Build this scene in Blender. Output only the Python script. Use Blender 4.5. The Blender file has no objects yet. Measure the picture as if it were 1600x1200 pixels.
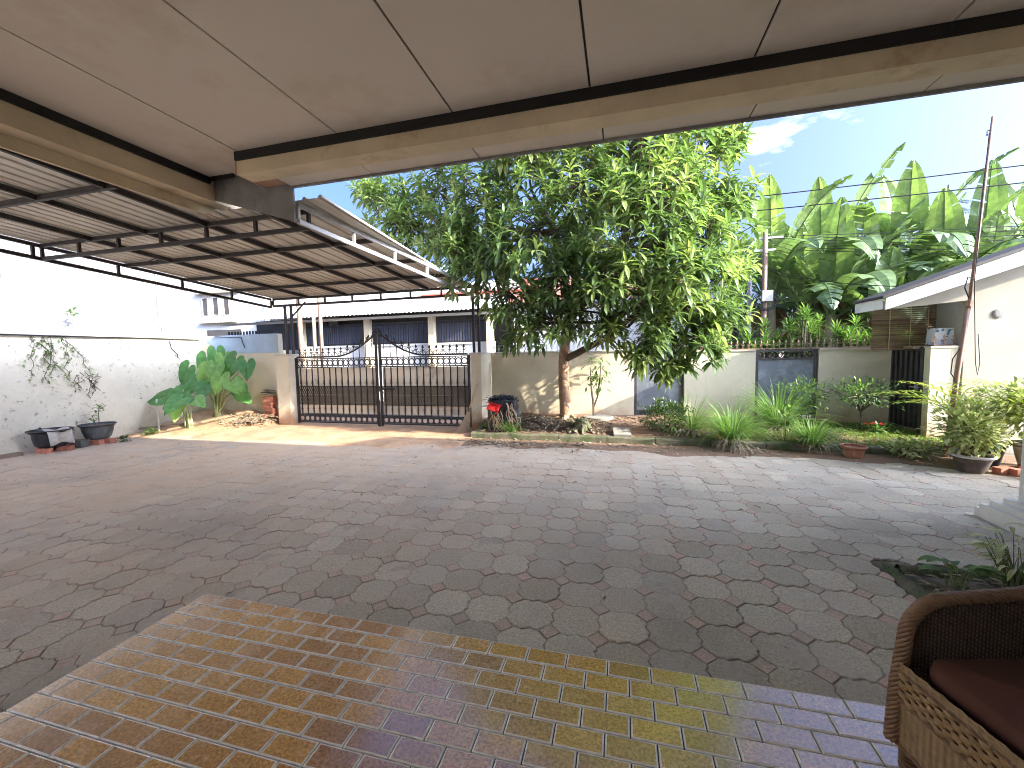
import bpy, math, random
import numpy as np
from mathutils import Vector, Matrix
R = math.radians
rnd = random.Random(7)
sc = bpy.context.scene
col = sc.collection

# ------------------------------------------------------------------ camera
YAW, PITCH, ROLL = R(14.798), R(4.153), R(-1.163)
EYE = Vector((0, 0, 1.55))
fw = Vector((-math.sin(YAW)*math.cos(PITCH), math.cos(YAW)*math.cos(PITCH), -math.sin(PITCH)))
r0 = Vector((math.cos(YAW), math.sin(YAW), 0)); u0 = r0.cross(fw)
rt = r0*math.cos(ROLL) + u0*math.sin(ROLL); up = -r0*math.sin(ROLL) + u0*math.cos(ROLL)
cam = bpy.data.cameras.new('camera'); camo = bpy.data.objects.new('camera', cam); col.objects.link(camo)
cam.sensor_width = 36; cam.lens = 644.57/1600*36; cam.clip_start = .03; cam.clip_end = 600
mw = Matrix((rt, up, -fw)).transposed().to_4x4(); mw.translation = EYE
camo.matrix_world = mw
sc.camera = camo

# ------------------------------------------------------------------ sky, sun, exposure
SUN_AZ, SUN_EL = R(75), R(24.5)          # azimuth measured from -Y towards +X
world = bpy.data.worlds.new('World'); sc.world = world; world.use_nodes = True
wn = world.node_tree; wn.nodes.clear()
wo = wn.nodes.new('ShaderNodeOutputWorld'); wb = wn.nodes.new('ShaderNodeBackground')
sky = wn.nodes.new('ShaderNodeTexSky'); sky.sky_type = 'NISHITA'; sky.sun_disc = False
sky.sun_elevation = SUN_EL; sky.sun_rotation = math.pi - SUN_AZ
sky.air_density = .38; sky.dust_density = 10.0; sky.ozone_density = 7.0
wtc = wn.nodes.new('ShaderNodeTexCoord'); wno = wn.nodes.new('ShaderNodeTexNoise')
wmp = wn.nodes.new('ShaderNodeMapping'); wmp.inputs['Scale'].default_value = (1, 1, 2.6); wmp.inputs['Location'].default_value = (.35, .1, .2)
wno.inputs['Scale'].default_value = 2.3; wno.inputs['Detail'].default_value = 7; wno.inputs['Roughness'].default_value = .6
wr = wn.nodes.new('ShaderNodeValToRGB'); wr.color_ramp.elements[0].position = .62; wr.color_ramp.elements[1].position = .92
wmx = wn.nodes.new('ShaderNodeMixRGB'); wmx.inputs['Color2'].default_value = (6.0, 6.3, 6.5, 1)
wn.links.new(wtc.outputs['Generated'], wmp.inputs['Vector']); wn.links.new(wmp.outputs['Vector'], wno.inputs['Vector'])
wn.links.new(wno.outputs['Fac'], wr.inputs['Fac']); wn.links.new(wr.outputs['Color'], wmx.inputs['Fac'])
wn.links.new(sky.outputs['Color'], wmx.inputs['Color1']); wn.links.new(wmx.outputs['Color'], wb.inputs['Color'])
wb.inputs['Strength'].default_value = .126
wn.links.new(wb.outputs['Background'], wo.inputs['Surface'])
sl = bpy.data.lights.new('sun', 'SUN'); sl.energy = 2.0; sl.angle = R(.6); sl.color = (1, .90, .74)
so = bpy.data.objects.new('sun', sl); col.objects.link(so); so.location = (12, -5, 9)
sv = Vector((math.sin(SUN_AZ)*math.cos(SUN_EL), -math.cos(SUN_AZ)*math.cos(SUN_EL), math.sin(SUN_EL)))
so.rotation_euler = (-sv).to_track_quat('-Z', 'Y').to_euler()
sc.view_settings.view_transform = 'Standard'; sc.view_settings.look = 'None'
sc.view_settings.exposure = 3.12; sc.view_settings.gamma = 1
sc.render.engine = 'CYCLES'; sc.cycles.use_denoising = True
sc.cycles.filter_width = 1.0; sc.cycles.max_bounces = 8; sc.cycles.diffuse_bounces = 5; sc.cycles.transparent_max_bounces = 8

# ------------------------------------------------------------------ materials
MATS = {}
def newmat(name):
    m = bpy.data.materials.new(name); m.use_nodes = True; MATS[name] = m
    nt = m.node_tree; return m, nt, nt.nodes['Principled BSDF']
def N(nt, t, **kw):
    n = nt.nodes.new(t)
    for k, v in kw.items():
        if k in n.inputs.keys(): n.inputs[k].default_value = v
        else: setattr(n, k, v)
    return n
def noise(nt, scale, detail=5, rough=.6, vec=None, stretch=None):
    n = N(nt, 'ShaderNodeTexNoise', Scale=scale, Detail=detail, Roughness=rough)
    g = nt.nodes.new('ShaderNodeNewGeometry')
    src = vec or g.outputs['Position']
    if stretch:
        mp = N(nt, 'ShaderNodeMapping'); mp.inputs['Scale'].default_value = stretch
        nt.links.new(src, mp.inputs['Vector']); src = mp.outputs['Vector']
    nt.links.new(src, n.inputs['Vector'])
    return n.outputs['Fac']
def ramp(nt, fac, a, b, ca=(0, 0, 0, 1), cb=(1, 1, 1, 1)):
    r = nt.nodes.new('ShaderNodeValToRGB'); e = r.color_ramp.elements
    e[0].position = a; e[1].position = b; e[0].color = ca; e[1].color = cb
    nt.links.new(fac, r.inputs['Fac']); return r.outputs['Color']
def mix(nt, fac, a, b, mode='MIX'):
    m = nt.nodes.new('ShaderNodeMixRGB'); m.blend_type = mode
    for s, v in (('Fac', fac), ('Color1', a), ('Color2', b)):
        if isinstance(v, (int, float)): m.inputs[s].default_value = v
        elif isinstance(v, tuple): m.inputs[s].default_value = v if len(v) == 4 else v + (1,)
        else: nt.links.new(v, m.inputs[s])
    return m.outputs['Color']
def math_(nt, op, a, b=None, clamp=False):
    m = nt.nodes.new('ShaderNodeMath'); m.operation = op; m.use_clamp = clamp
    for i, v in enumerate((a, b)):
        if v is None: continue
        if isinstance(v, (int, float)): m.inputs[i].default_value = v
        else: nt.links.new(v, m.inputs[i])
    return m.outputs[0]
def tint(nt, rand=True):
    a = nt.nodes.new('ShaderNodeAttribute'); a.attribute_name = 'tint'
    if not rand: return a.outputs['Fac']
    o = nt.nodes.new('ShaderNodeObjectInfo')
    return math_(nt, 'FRACT', math_(nt, 'ADD', a.outputs['Fac'], o.outputs['Random']))
def bump(nt, b, h, strength=.3, dist=.01):
    n = N(nt, 'ShaderNodeBump', Strength=strength, Distance=dist)
    nt.links.new(h, n.inputs['Height']); nt.links.new(n.outputs['Normal'], b.inputs['Normal'])
def dark(c, k): return tuple(x*k for x in c[:3])

def pm(name, c, rough=.8, var=.25, scale=3, bs=60, bst=.25, bd=.004, metal=0, spec=.4, stain=None, stscale=2, sta=(.55, .72), stretch=None, rnd_amt=0):
    m, nt, b = newmat(name)
    n1 = noise(nt, scale, 6, .65, stretch=stretch)
    cc = mix(nt, ramp(nt, n1, .3, .7), dark(c, 1-var), dark(c, 1+var*.6))
    if stain:
        n2 = noise(nt, stscale, 8, .7, stretch=stretch)
        cc = mix(nt, ramp(nt, n2, *sta), cc, stain)
    if rnd_amt:
        cc = mix(nt, 1.0, cc, ramp(nt, tint(nt), 0, 1, (1-rnd_amt,)*3+(1,), (1+rnd_amt,)*3+(1,)), 'MULTIPLY')
    nt.links.new(cc, b.inputs['Base Color'])
    b.inputs['Roughness'].default_value = rough; b.inputs['Metallic'].default_value = metal
    b.inputs['Specular IOR Level'].default_value = spec
    bump(nt, b, noise(nt, bs, 4), bst, bd)
    return m

def leafmat(name, c0, c1, c2, rough=.42, trans=.35, spec=.5):
    m, nt, b = newmat(name)
    t = tint(nt, False)
    r = nt.nodes.new('ShaderNodeValToRGB'); e = r.color_ramp.elements
    e[0].color = c0+(1,); e[1].color = c2+(1,); x = e.new(.55); x.color = c1+(1,)
    nt.links.new(t, r.inputs['Fac'])
    cc = mix(nt, ramp(nt, noise(nt, 9, 3), .3, .7, (.75,)*3+(1,), (1.2,)*3+(1,)), (0, 0, 0), r.outputs['Color'])
    cc = mix(nt, 1.0, r.outputs['Color'], ramp(nt, noise(nt, 9, 3), .3, .7, (.72,)*3+(1,), (1.2,)*3+(1,)), 'MULTIPLY')
    nt.links.new(cc, b.inputs['Base Color']); b.inputs['Roughness'].default_value = rough
    b.inputs['Specular IOR Level'].default_value = spec
    tr = nt.nodes.new('ShaderNodeBsdfTranslucent'); tc = mix(nt, 1.0, cc, (1.1, 1.25, .65), 'MULTIPLY')
    nt.links.new(tc, tr.inputs['Color'])
    ms = nt.nodes.new('ShaderNodeMixShader'); ms.inputs['Fac'].default_value = trans
    nt.links.new(b.outputs['BSDF'], ms.inputs[1]); nt.links.new(tr.outputs['BSDF'], ms.inputs[2])
    nt.links.new(ms.outputs['Shader'], nt.nodes['Material Output'].inputs['Surface'])
    return m

# paving: grey octagons, pinkish insets, dust lying on both
def pavmat(name, ca, cb):
    m, nt, b = newmat(name)
    t = tint(nt)
    c = mix(nt, t, ca, cb)
    sp = noise(nt, 70, 4, .7)
    c = mix(nt, 1.0, c, ramp(nt, sp, .3, .7, (.58,)*3+(1,), (1.3,)*3+(1,)), 'MULTIPLY')
    c = mix(nt, ramp(nt, noise(nt, 130, 3), .64, .72), c, (.62, .58, .52))
    c = mix(nt, math_(nt, 'MULTIPLY', ramp(nt, noise(nt, 26, 6, .75), .56, .70), .55), c, (.19, .17, .145))
    pale = ramp(nt, noise(nt, 1.3, 8, .72), .50, .74)
    c = mix(nt, math_(nt, 'MULTIPLY', pale, .55), c, (.52, .50, .47))
    g = nt.nodes.new('ShaderNodeNewGeometry'); s = nt.nodes.new('ShaderNodeSeparateXYZ'); nt.links.new(g.outputs['Position'], s.inputs[0])
    # earth tracked in from the gate: more of it towards the gate side of the yard
    d = math_(nt, 'ADD', math_(nt, 'MULTIPLY', s.outputs['X'], -.085), math_(nt, 'MULTIPLY', s.outputs['Y'], .10))
    d = math_(nt, 'ADD', d, math_(nt, 'MULTIPLY', math_(nt, 'SUBTRACT', noise(nt, .7, 7, .65), .5), 1.3))
    dm = ramp(nt, d, .12, .9)
    c = mix(nt, math_(nt, 'MULTIPLY', dm, .8), c, mix(nt, noise(nt, 5, 6), (.36, .25, .17), (.54, .40, .285)))
    drk = ramp(nt, noise(nt, .55, 6, .62), .50, .70)
    c = mix(nt, math_(nt, 'MULTIPLY', drk, .62), c, mix(nt, noise(nt, 9, 4), (.22, .20, .17), (.32, .295, .255)))
    wear = ramp(nt, noise(nt, 3.3, 9, .78, stretch=(1, .55, 1)), .50, .66)
    c = mix(nt, math_(nt, 'MULTIPLY', wear, .6), c, mix(nt, noise(nt, 22, 4), (.25, .205, .16), (.66, .61, .54)))
    moss = ramp(nt, noise(nt, 2.1, 7, .7), .62, .74)
    c = mix(nt, math_(nt, 'MULTIPLY', moss, .22), c, (.09, .11, .05))
    nt.links.new(c, b.inputs['Base Color']); b.inputs['Roughness'].default_value = .82
    b.inputs['Specular IOR Level'].default_value = .35
    bump(nt, b, noise(nt, 55, 6, .7), .5, .006)
    return m
pavmat('paver_grey', (.43, .365, .27), (.62, .54, .41)); pavmat('paver_pink', (.49, .39, .30), (.62, .42, .32))

# glazed porch tile
m, nt, b = newmat('tile_glaze')
t = tint(nt)
c = mix(nt, ramp(nt, t, .15, .9), (.44, .235, .12), (.68, .39, .13))
big = ramp(nt, noise(nt, 1.1, 4), .35, .65)
c = mix(nt, math_(nt, 'MULTIPLY', big, .6), c, (.70, .41, .13))
sp = noise(nt, 75, 5, .75)
c = mix(nt, ramp(nt, sp, .38, .62), mix(nt, 1.0, c, (.52, .45, .36), 'MULTIPLY'), mix(nt, 1.0, c, (1.4, 1.35, 1.25), 'MULTIPLY'))
c = mix(nt, math_(nt, 'MULTIPLY', ramp(nt, noise(nt, 2.2, 6), .5, .8), .3), c, (.60, .46, .36))
nt.links.new(c, b.inputs['Base Color'])
nt.links.new(ramp(nt, noise(nt, 6, 5), .3, .7, (.16,)*3+(1,), (.34,)*3+(1,)), b.inputs['Roughness'])
b.inputs['Specular IOR Level'].default_value = .75; b.inputs['Coat Weight'].default_value = 1.0; b.inputs['Coat Roughness'].default_value = .13; b.inputs['Coat IOR'].default_value = 1.75
bump(nt, b, noise(nt, 40, 3), .16, .003)
pm('tile_rim', (.88, .80, .70), .3, .2, 20, spec=.6)
pm('grout', (.05, .042, .036), .9)

pm('plaster_cream', (.34, .315, .255), .85, .16, 1.5, 50, .3, .006, stain=(.46, .34, .22), stscale=1.1, sta=(.58, .85))
m = pm('plaster_left', (.66, .60, .47), .88, .10, 1.6, 30, .5, .012, stain=(.30, .30, .28), stscale=5, sta=(.60, .80))
nt = m.node_tree; b = nt.nodes['Principled BSDF']
base = b.inputs['Base Color'].links[0].from_socket
g = nt.nodes.new('ShaderNodeNewGeometry'); s = nt.nodes.new('ShaderNodeSeparateXYZ'); nt.links.new(g.outputs['Position'], s.inputs[0])
low = math_(nt, 'SUBTRACT', .75, math_(nt, 'MULTIPLY', s.outputs['Z'], .9))
low = math_(nt, 'ADD', low, math_(nt, 'MULTIPLY', math_(nt, 'SUBTRACT', noise(nt, 2.4, 7, .7), .5), 1.6))
c = mix(nt, math_(nt, 'MULTIPLY', ramp(nt, low, .3, 1.0), .6), base, (.50, .40, .29))
sc_ = ramp(nt, noise(nt, 11, 8, .78), .56, .64)
pat = ramp(nt, noise(nt, 1.3, 3), .38, .56)
c = mix(nt, math_(nt, 'MULTIPLY', math_(nt, 'MULTIPLY', sc_, pat), .9), c, (.10, .105, .10))
nt.links.new(c, b.inputs['Base Color'])
m = pm('plaster_back', (.66, .59, .44), .85, .10, 1.4, 45, .35, .008, stain=(.50, .41, .28), stscale=1.2, sta=(.56, .8))
nt = m.node_tree; b = nt.nodes['Principled BSDF']; base = b.inputs['Base Color'].links[0].from_socket
g = nt.nodes.new('ShaderNodeNewGeometry'); s = nt.nodes.new('ShaderNodeSeparateXYZ'); nt.links.new(g.outputs['Position'], s.inputs[0])
low = math_(nt, 'SUBTRACT', 1.0, math_(nt, 'MULTIPLY', s.outputs['Z'], 1.8))
low = math_(nt, 'ADD', low, math_(nt, 'MULTIPLY', math_(nt, 'SUBTRACT', noise(nt, 3.2, 7, .7), .5), 1.5))
c = mix(nt, math_(nt, 'MULTIPLY', ramp(nt, low, .35, .95), .8), base, (.40, .19, .085))
drip = ramp(nt, noise(nt, 3, 6, .7, stretch=(7, 7, .5)), .58, .78)
c = mix(nt, math_(nt, 'MULTIPLY', drip, .3), c, (.30, .26, .20))
nt.links.new(c, b.inputs['Base Color'])
pm('neighbour_wall', (.19, .19, .186), .85, .22, .9, 20, .6, .02, stain=(.085, .088, .09), stscale=1.7, sta=(.47, .66))
pm('white_paint', (.78, .77, .75), .6, .08, 2)
pm('blue_paint', (.36, .45, .55), .8, .2, 1.6, stain=(.60, .57, .48), stscale=2.2, sta=(.55, .68))
pm('ceiling_board', (.60, .53, .45), .9, .05, .7, 300, .15, .001, stain=(.44, .35, .26), stscale=.9, sta=(.52, .80))
pm('beam_paint', (.60, .49, .33), .85, .18, 1.6, 40, .3, .005, stain=(.33, .22, .12), stscale=1.7, sta=(.55, .75))
pm('beam_stain', (.42, .25, .16), .85, .3, 5, stain=(.30, .17, .11))
pm('black_trim', (.012, .011, .011), .55, .3, 5)
pm('fascia_grey', (.22, .21, .20), .7, .3, 3, stain=(.12, .11, .10), stscale=4)
pm('roof_tile', (.26, .12, .08), .8, .3, 8)
pm('column_paint', (.72, .69, .62), .55, .08, 3)
pm('sheet_under', (.56, .515, .45), .55, .15, 2.5, 120, .08, .001, metal=.0, stain=(.30, .25, .20), stscale=1.5, sta=(.55, .8), stretch=(3, .4, 1), rnd_amt=.12)
pm('steel_dark', (.035, .028, .026), .6, .3, 8, 90, .2, .002, spec=.4, stain=(.09, .045, .03), stscale=9)
pm('steel_grey', (.40, .39, .37), .5, .2, 8, spec=.5, stain=(.30, .24, .19), stscale=7)
pm('iron_black', (.018, .016, .016), .5, .3, 12, spec=.4, stain=(.06, .035, .025), stscale=14, sta=(.55, .75))
pm('iron_rust', (.30, .20, .13), .8, .35, 14, stain=(.12, .07, .05), stscale=18)
pm('gate_sheet', (.74, .68, .56), .7, .12, 1.6, stain=(.30, .26, .21), stscale=2.4, sta=(.5, .8))
pm('sheet_gate', (.16, .18, .21), .55, .25, 2.0, 30, .2, .006, spec=.5, stain=(.36, .39, .43), stscale=2.6, sta=(.48, .75))
pm('side_gate', (.055, .052, .055), .5, .25, 6, spec=.5, stain=(.12, .08, .06), stscale=7)
m, nt, b = newmat('sand')
c = mix(nt, ramp(nt, noise(nt, 2.2, 9, .72), .35, .65), (.36, .21, .12), (.58, .38, .235))
c = mix(nt, ramp(nt, noise(nt, 45, 5, .75), .5, .75), c, (.33, .20, .12))
nt.links.new(c, b.inputs['Base Color']); b.inputs['Roughness'].default_value = .95; bump(nt, b, noise(nt, 30, 8, .75), .6, .02)
m, nt, b = newmat('soil')
c = mix(nt, noise(nt, 3, 7, .7), (.13, .075, .045), (.28, .17, .10))
c = mix(nt, ramp(nt, noise(nt, 40, 5, .75), .52, .72), c, (.34, .24, .16))
nt.links.new(c, b.inputs['Base Color']); b.inputs['Roughness'].default_value = .95; bump(nt, b, noise(nt, 25, 8, .75), .8, .03)
pm('joint_dirt', (.16, .13, .10), .95, .5, 2.2, stain=(.36, .30, .23), stscale=1.6, sta=(.42, .62))
m, nt, b = newmat('dust')
c = mix(nt, noise(nt, 1.2, 8, .7), (.32, .27, .205), (.56, .49, .40))
c = mix(nt, ramp(nt, noise(nt, 40, 5, .75), .45, .7), c, (.29, .25, .21))
g = nt.nodes.new('ShaderNodeNewGeometry'); s = nt.nodes.new('ShaderNodeSeparateXYZ'); nt.links.new(g.outputs['Position'], s.inputs[0])
d = math_(nt, 'ADD', math_(nt, 'MULTIPLY', s.outputs['X'], -.085), math_(nt, 'MULTIPLY', s.outputs['Y'], .10))
d = math_(nt, 'ADD', d, math_(nt, 'MULTIPLY', math_(nt, 'SUBTRACT', noise(nt, .8, 6, .65), .5), 1.0))
c = mix(nt, math_(nt, 'MULTIPLY', ramp(nt, d, .3, 1.1), .8), c, (.50, .355, .235))
nt.links.new(c, b.inputs['Base Color']); b.inputs['Roughness'].default_value = .95; bump(nt, b, noise(nt, 60, 6, .75), .5, .006)
pm('ground_dirt', (.24, .19, .13), .95, .3, .8)
pm('asphalt', (.055, .055, .055), .9, .3, 3)
pm('mossy_concrete', (.17, .15, .11), .92, .4, 6, 40, .7, .012, stain=(.07, .10, .035), stscale=4, sta=(.42, .62))
pm('concrete', (.30, .28, .24), .9, .25, 6, 60, .5, .008, stain=(.15, .16, .11), stscale=5)
pm('bark', (.34, .21, .13), .9, .35, 6, 30, .9, .02, stain=(.42, .34, .26), stscale=9, sta=(.5, .7), stretch=(1, 1, .8))
pm('branch', (.11, .085, .06), .9, .35, 10)
pm('stem_green', (.16, .22, .09), .6, .25, 8)
pm('stem_pale', (.36, .42, .22), .55, .2, 8)
pm('stem_banana', (.30, .25, .15), .75, .4, 5, stain=(.12, .08, .05), stscale=6, stretch=(2, 2, .5))
pm('deadleaf', (.30, .19, .10), .85, .4, 20, rnd_amt=.6)
pm('litter', (.46, .37, .26), .85, .5, 25, stain=(.10, .075, .05), stscale=18, sta=(.42, .6))
pm('pot_black', (.022, .022, .024), .45, .3, 8, spec=.5)
pm('pot_grey', (.085, .09, .09), .6, .3, 8, stain=(.17, .16, .14), stscale=8)
pm('pot_brown', (.10, .075, .06), .7, .4, 8, stain=(.20, .17, .14), stscale=10)
pm('pot_rim', (.48, .45, .40), .75, .2, 10)
pm('terracotta', (.42, .19, .12), .75, .25, 9, stain=(.50, .33, .25), stscale=9)
pm('brick_red', (.42, .16, .10), .9, .3, 16, 90, .6, .006, stain=(.27, .12, .08), stscale=14, rnd_amt=.2)
pm('concrete_pot', (.38, .35, .30), .85, .3, 8, stain=(.20, .18, .14), stscale=6)
pm('pvc', (.62, .60, .56), .5, .15, 8)
pm('wood_old', (.22, .16, .11), .85, .35, 7, stretch=(1, 1, 8))
pm('straw', (.52, .39, .25), .85, .3, 30)
pm('bag_black', (.02, .02, .024), .35, .4, 10, 14, .9, .03, spec=.6)
pm('plastic_red', (.62, .03, .025), .35, .1, 6, spec=.6)
pm('cloth_grey', (.42, .38, .33), .95, .2, 14)
pm('wire_black', (.012, .012, .012), .6)
pm('pole_rust', (.30, .19, .14), .7, .35, 7, stain=(.40, .33, .28), stscale=5, stretch=(1, 1, .3))
pm('pole_grey', (.36, .34, .35), .55, .2, 7)
pm('bamboo', (.17, .105, .06), .75, .4, 12, stretch=(.3, 1, 6), rnd_amt=.35)
pm('room_dark', (.10, .075, .05), .9)
pm('canopy_white', (.74, .74, .72), .5, .08, 2)
pm('louvre', (.055, .06, .085), .5, .2, 6, rnd_amt=.15)
pm('pillar_cream', (.62, .52, .36), .8, .15, 3)
pm('red_tile', (.50, .09, .06), .7, .25, 8)
pm('window_dark', (.09, .085, .08), .25, .2, 3, spec=.7)
pm('stone_cap', (.55, .50, .42), .85, .2, 4)
m, nt, b = newmat('floral')
v = N(nt, 'ShaderNodeTexVoronoi', Scale=14.0); g = nt.nodes.new('ShaderNodeNewGeometry'); nt.links.new(g.outputs['Position'], v.inputs['Vector'])
nt.links.new(mix(nt, ramp(nt, v.outputs['Distance'], .28, .36), (.10, .22, .38), (.74, .76, .78)), b.inputs['Base Color']); b.inputs['Roughness'].default_value = .6
# rattan, cushion
pm('rattan_light', (.36, .24, .12), .45, .35, 40, spec=.5, rnd_amt=.0)
pm('rattan_brown', (.20, .11, .055), .42, .4, 35, spec=.55)
pm('rattan_dark', (.07, .034, .02), .45, .35, 40, spec=.5)
m, nt, b = newmat('cushion')
c = mix(nt, noise(nt, 6, 5), (.075, .028, .02), (.12, .046, .03)); nt.links.new(c, b.inputs['Base Color'])
b.inputs['Roughness'].default_value = .95; bump(nt, b, noise(nt, 260, 3), .35, .002)
leafmat('leaf_tree', (.075, .125, .05), (.17, .25, .085), (.37, .43, .15), .28, .42, .8)
leafmat('leaf_banana', (.10, .16, .08), (.18, .26, .10), (.33, .43, .12), .36, .32, .6)
leafmat('leaf_taro', (.09, .26, .09), (.16, .36, .10), (.36, .54, .10), .4, .4)
leafmat('leaf_grass', (.10, .19, .05), (.19, .33, .08), (.42, .50, .22), .5, .35)
leafmat('leaf_lawn', (.10, .17, .035), (.19, .29, .05), (.36, .40, .12), .7, .3)
leafmat('leaf_bush', (.03, .06, .024), (.05, .09, .025), (.13, .19, .045), .35, .25)
leafmat('leaf_small', (.07, .14, .045), (.15, .25, .075), (.32, .41, .15), .45, .35)
leafmat('leaf_varieg', (.20, .27, .09), (.45, .48, .23), (.74, .72, .48), .45, .3)
leafmat('leaf_palm', (.08, .17, .03), (.24, .33, .05), (.52, .52, .09), .45, .35)
leafmat('leaf_drac', (.05, .11, .03), (.13, .24, .05), (.34, .42, .10), .4, .35)

# ------------------------------------------------------------------ mesh helpers
class MB:
    def __init__(s): s.v = []; s.f = []; s.m = []; s.t = []
    def add(s, vs, fs, mi=0, t=0.0):
        o = len(s.v); s.v += [tuple(v) for v in vs]; s.t += [t]*len(vs)
        s.f += [tuple(i+o for i in f) for f in fs]; s.m += [mi]*len(fs)
    def box(s, x0, x1, y0, y1, z0, z1, mi=0, t=0.0):
        vs = [(x, y, z) for z in (z0, z1) for y in (y0, y1) for x in (x0, x1)]
        s.add(vs, [(0, 2, 3, 1), (4, 5, 7, 6), (0, 1, 5, 4), (2, 6, 7, 3), (0, 4, 6, 2), (1, 3, 7, 5)], mi, t); return s
    def obox(s, c, h, M=None, mi=0, t=0.0):
        M = M or Matrix.Identity(3); c = Vector(c)
        vs = [c + M @ Vector((x*h[0], y*h[1], z*h[2])) for z in (-1, 1) for y in (-1, 1) for x in (-1, 1)]
        s.add(vs, [(0, 2, 3, 1), (4, 5, 7, 6), (0, 1, 5, 4), (2, 6, 7, 3), (0, 4, 6, 2), (1, 3, 7, 5)], mi, t); return s
    def bar(s, a, b, w, h=None, mi=0):
        a, b = Vector(a), Vector(b); d = (b-a); L = d.length; d.normalize()
        u = Vector((0, 0, 1)) if abs(d.z) < .9 else Vector((0, 1, 0))
        x = d.cross(u).normalized(); z = x.cross(d)
        return s.obox((a+b)/2, (w/2, L/2, (h or w)/2), Matrix((x, d, z)).transposed(), mi)
    def tube(s, pts, r, n=8, mi=0, t=0.0, closed=False):
        pts = [Vector(p) for p in pts]; k = len(pts)
        rs = r if isinstance(r, (list, tuple)) else [r]*k
        vs = []; ref = None
        for i, p in enumerate(pts):
            d = (pts[(i+1) % k]-pts[i-1]) if closed else (pts[min(i+1, k-1)]-pts[max(i-1, 0)])
            d.normalize()
            if ref is None: ref = Vector((0, 0, 1)) if abs(d.z) < .85 else Vector((1, 0, 0))
            x = (ref - d*ref.dot(d)).normalized(); y = d.cross(x); ref = x
            vs += [p + (x*math.cos(2*math.pi*j/n) + y*math.sin(2*math.pi*j/n))*rs[i] for j in range(n)]
        fs = []
        for i in range(k if closed else k-1):
            a, b = i*n, ((i+1) % k)*n
            fs += [(a+j, a+(j+1) % n, b+(j+1) % n, b+j) for j in range(n)]
        if not closed: fs += [tuple(range(n-1, -1, -1)), tuple(range((k-1)*n, k*n))]
        s.add(vs, fs, mi, t); return s
    def lathe(s, prof, c=(0, 0, 0), n=24, mi=0, jit=0, M=None):
        vs = []
        for (r, z) in prof:
            for j in range(n):
                a = 2*math.pi*j/n; v = Vector((r*math.cos(a), r*math.sin(a), z))
                if M: v = M @ v
                vs.append((c[0]+v.x, c[1]+v.y, c[2]+v.z))
        fs = [(i*n+j, i*n+(j+1) % n, (i+1)*n+(j+1) % n, (i+1)*n+j) for i in range(len(prof)-1) for j in range(n)]
        s.add(vs, fs, mi); return s
    def prism(s, poly, z0, z1, mi=0, t=0.0):
        n = len(poly)
        s.add([(x, y, z0) for x, y in poly]+[(x, y, z1) for x, y in poly],
              [tuple(range(n-1, -1, -1)), tuple(range(n, 2*n))]+[(i, (i+1) % n, n+(i+1) % n, n+i) for i in range(n)], mi, t); return s
    def wallpoly(s, poly, y0, y1, mi=0):     # polygon in XZ extruded along Y
        n = len(poly)
        s.add([(x, y0, z) for x, z in poly]+[(x, y1, z) for x, z in poly],
              [tuple(range(n)), tuple(range(2*n-1, n-1, -1))]+[(i, n+i, n+(i+1) % n, (i+1) % n) for i in range(n)], mi); return s
    def grid(s, fn, nu, nv, mi=0, t=0.0):
        vs = [fn(i/nu, j/nv) for j in range(nv+1) for i in range(nu+1)]
        s.add(vs, [(j*(nu+1)+i, j*(nu+1)+i+1, (j+1)*(nu+1)+i+1, (j+1)*(nu+1)+i) for j in range(nv) for i in range(nu)], mi, t); return s
    def blade(s, p, d, L, w, droop=.5, seg=4, fold=.25, t=.5, mi=0, shape=None, side=None):
        """a leaf: starts at p along d, bends down by droop, folded along its midrib"""
        p = Vector(p); d = Vector(d).normalized(); vs = []; q = p.copy()
        sh = shape or (lambda x: math.sin(math.pi*min(1, x*.93+.07))**.8)
        sd = side.copy() if side else d.cross(Vector((0, 0, 1)))
        if sd.length < .05: sd = Vector((rnd.uniform(-1, 1), rnd.uniform(-1, 1), 0))
        sd.normalize()
        for i in range(seg+1):
            x = i/seg; ww = w*sh(x)*.5; nrm = sd.cross(d).normalized()
            if nrm.z < 0 and not side: nrm = -nrm
            vs += [q - sd*ww + nrm*ww*fold, q, q + sd*ww + nrm*ww*fold]
            q = q + d*(L/seg); d = (d + Vector((0, 0, -droop/seg))).normalized()
        fs = []
        for i in range(seg):
            a = i*3; fs += [(a, a+1, a+4, a+3), (a+1, a+2, a+5, a+4)]
        s.add(vs, fs, mi, t); return s
    def build(s, name, mats, parent=None, smooth=False, origin=None):
        a = np.array(s.v, dtype=float)
        o = np.array(origin, float) if origin is not None else np.array([(a[:, 0].min()+a[:, 0].max())/2, (a[:, 1].min()+a[:, 1].max())/2, a[:, 2].min()])
        me = bpy.data.meshes.new(name); me.from_pydata((a-o).tolist(), [], s.f)
        mats = mats if isinstance(mats, (list, tuple)) else [mats]
        for x in mats: me.materials.append(MATS[x])
        if len(mats) > 1: me.polygons.foreach_set('material_index', s.m)
        at = me.attributes.new('tint', 'FLOAT', 'POINT'); at.data.foreach_set('value', s.t)
        if smooth: me.polygons.foreach_set('use_smooth', [True]*len(me.polygons))
        me.update()
        return place(name, me, parent, o)
def abspos(o):
    p = Vector(o.location)
    return p
def place(name, me, parent, loc, rot=None):
    ob = bpy.data.objects.new(name, me); col.objects.link(ob)
    loc = Vector(loc)
    if parent is not None:
        ob.parent = parent; ob.location = loc - Vector(parent['_w'])
    else: ob.location = loc
    if rot: ob.rotation_euler = rot
    ob['_w'] = list(loc)
    return ob
def tag(o, label=None, cat=None, group=None, kind=None):
    if label: o['label'] = label
    if cat: o['category'] = cat
    if group: o['group'] = group
    if kind: o['kind'] = kind
    return o
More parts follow.
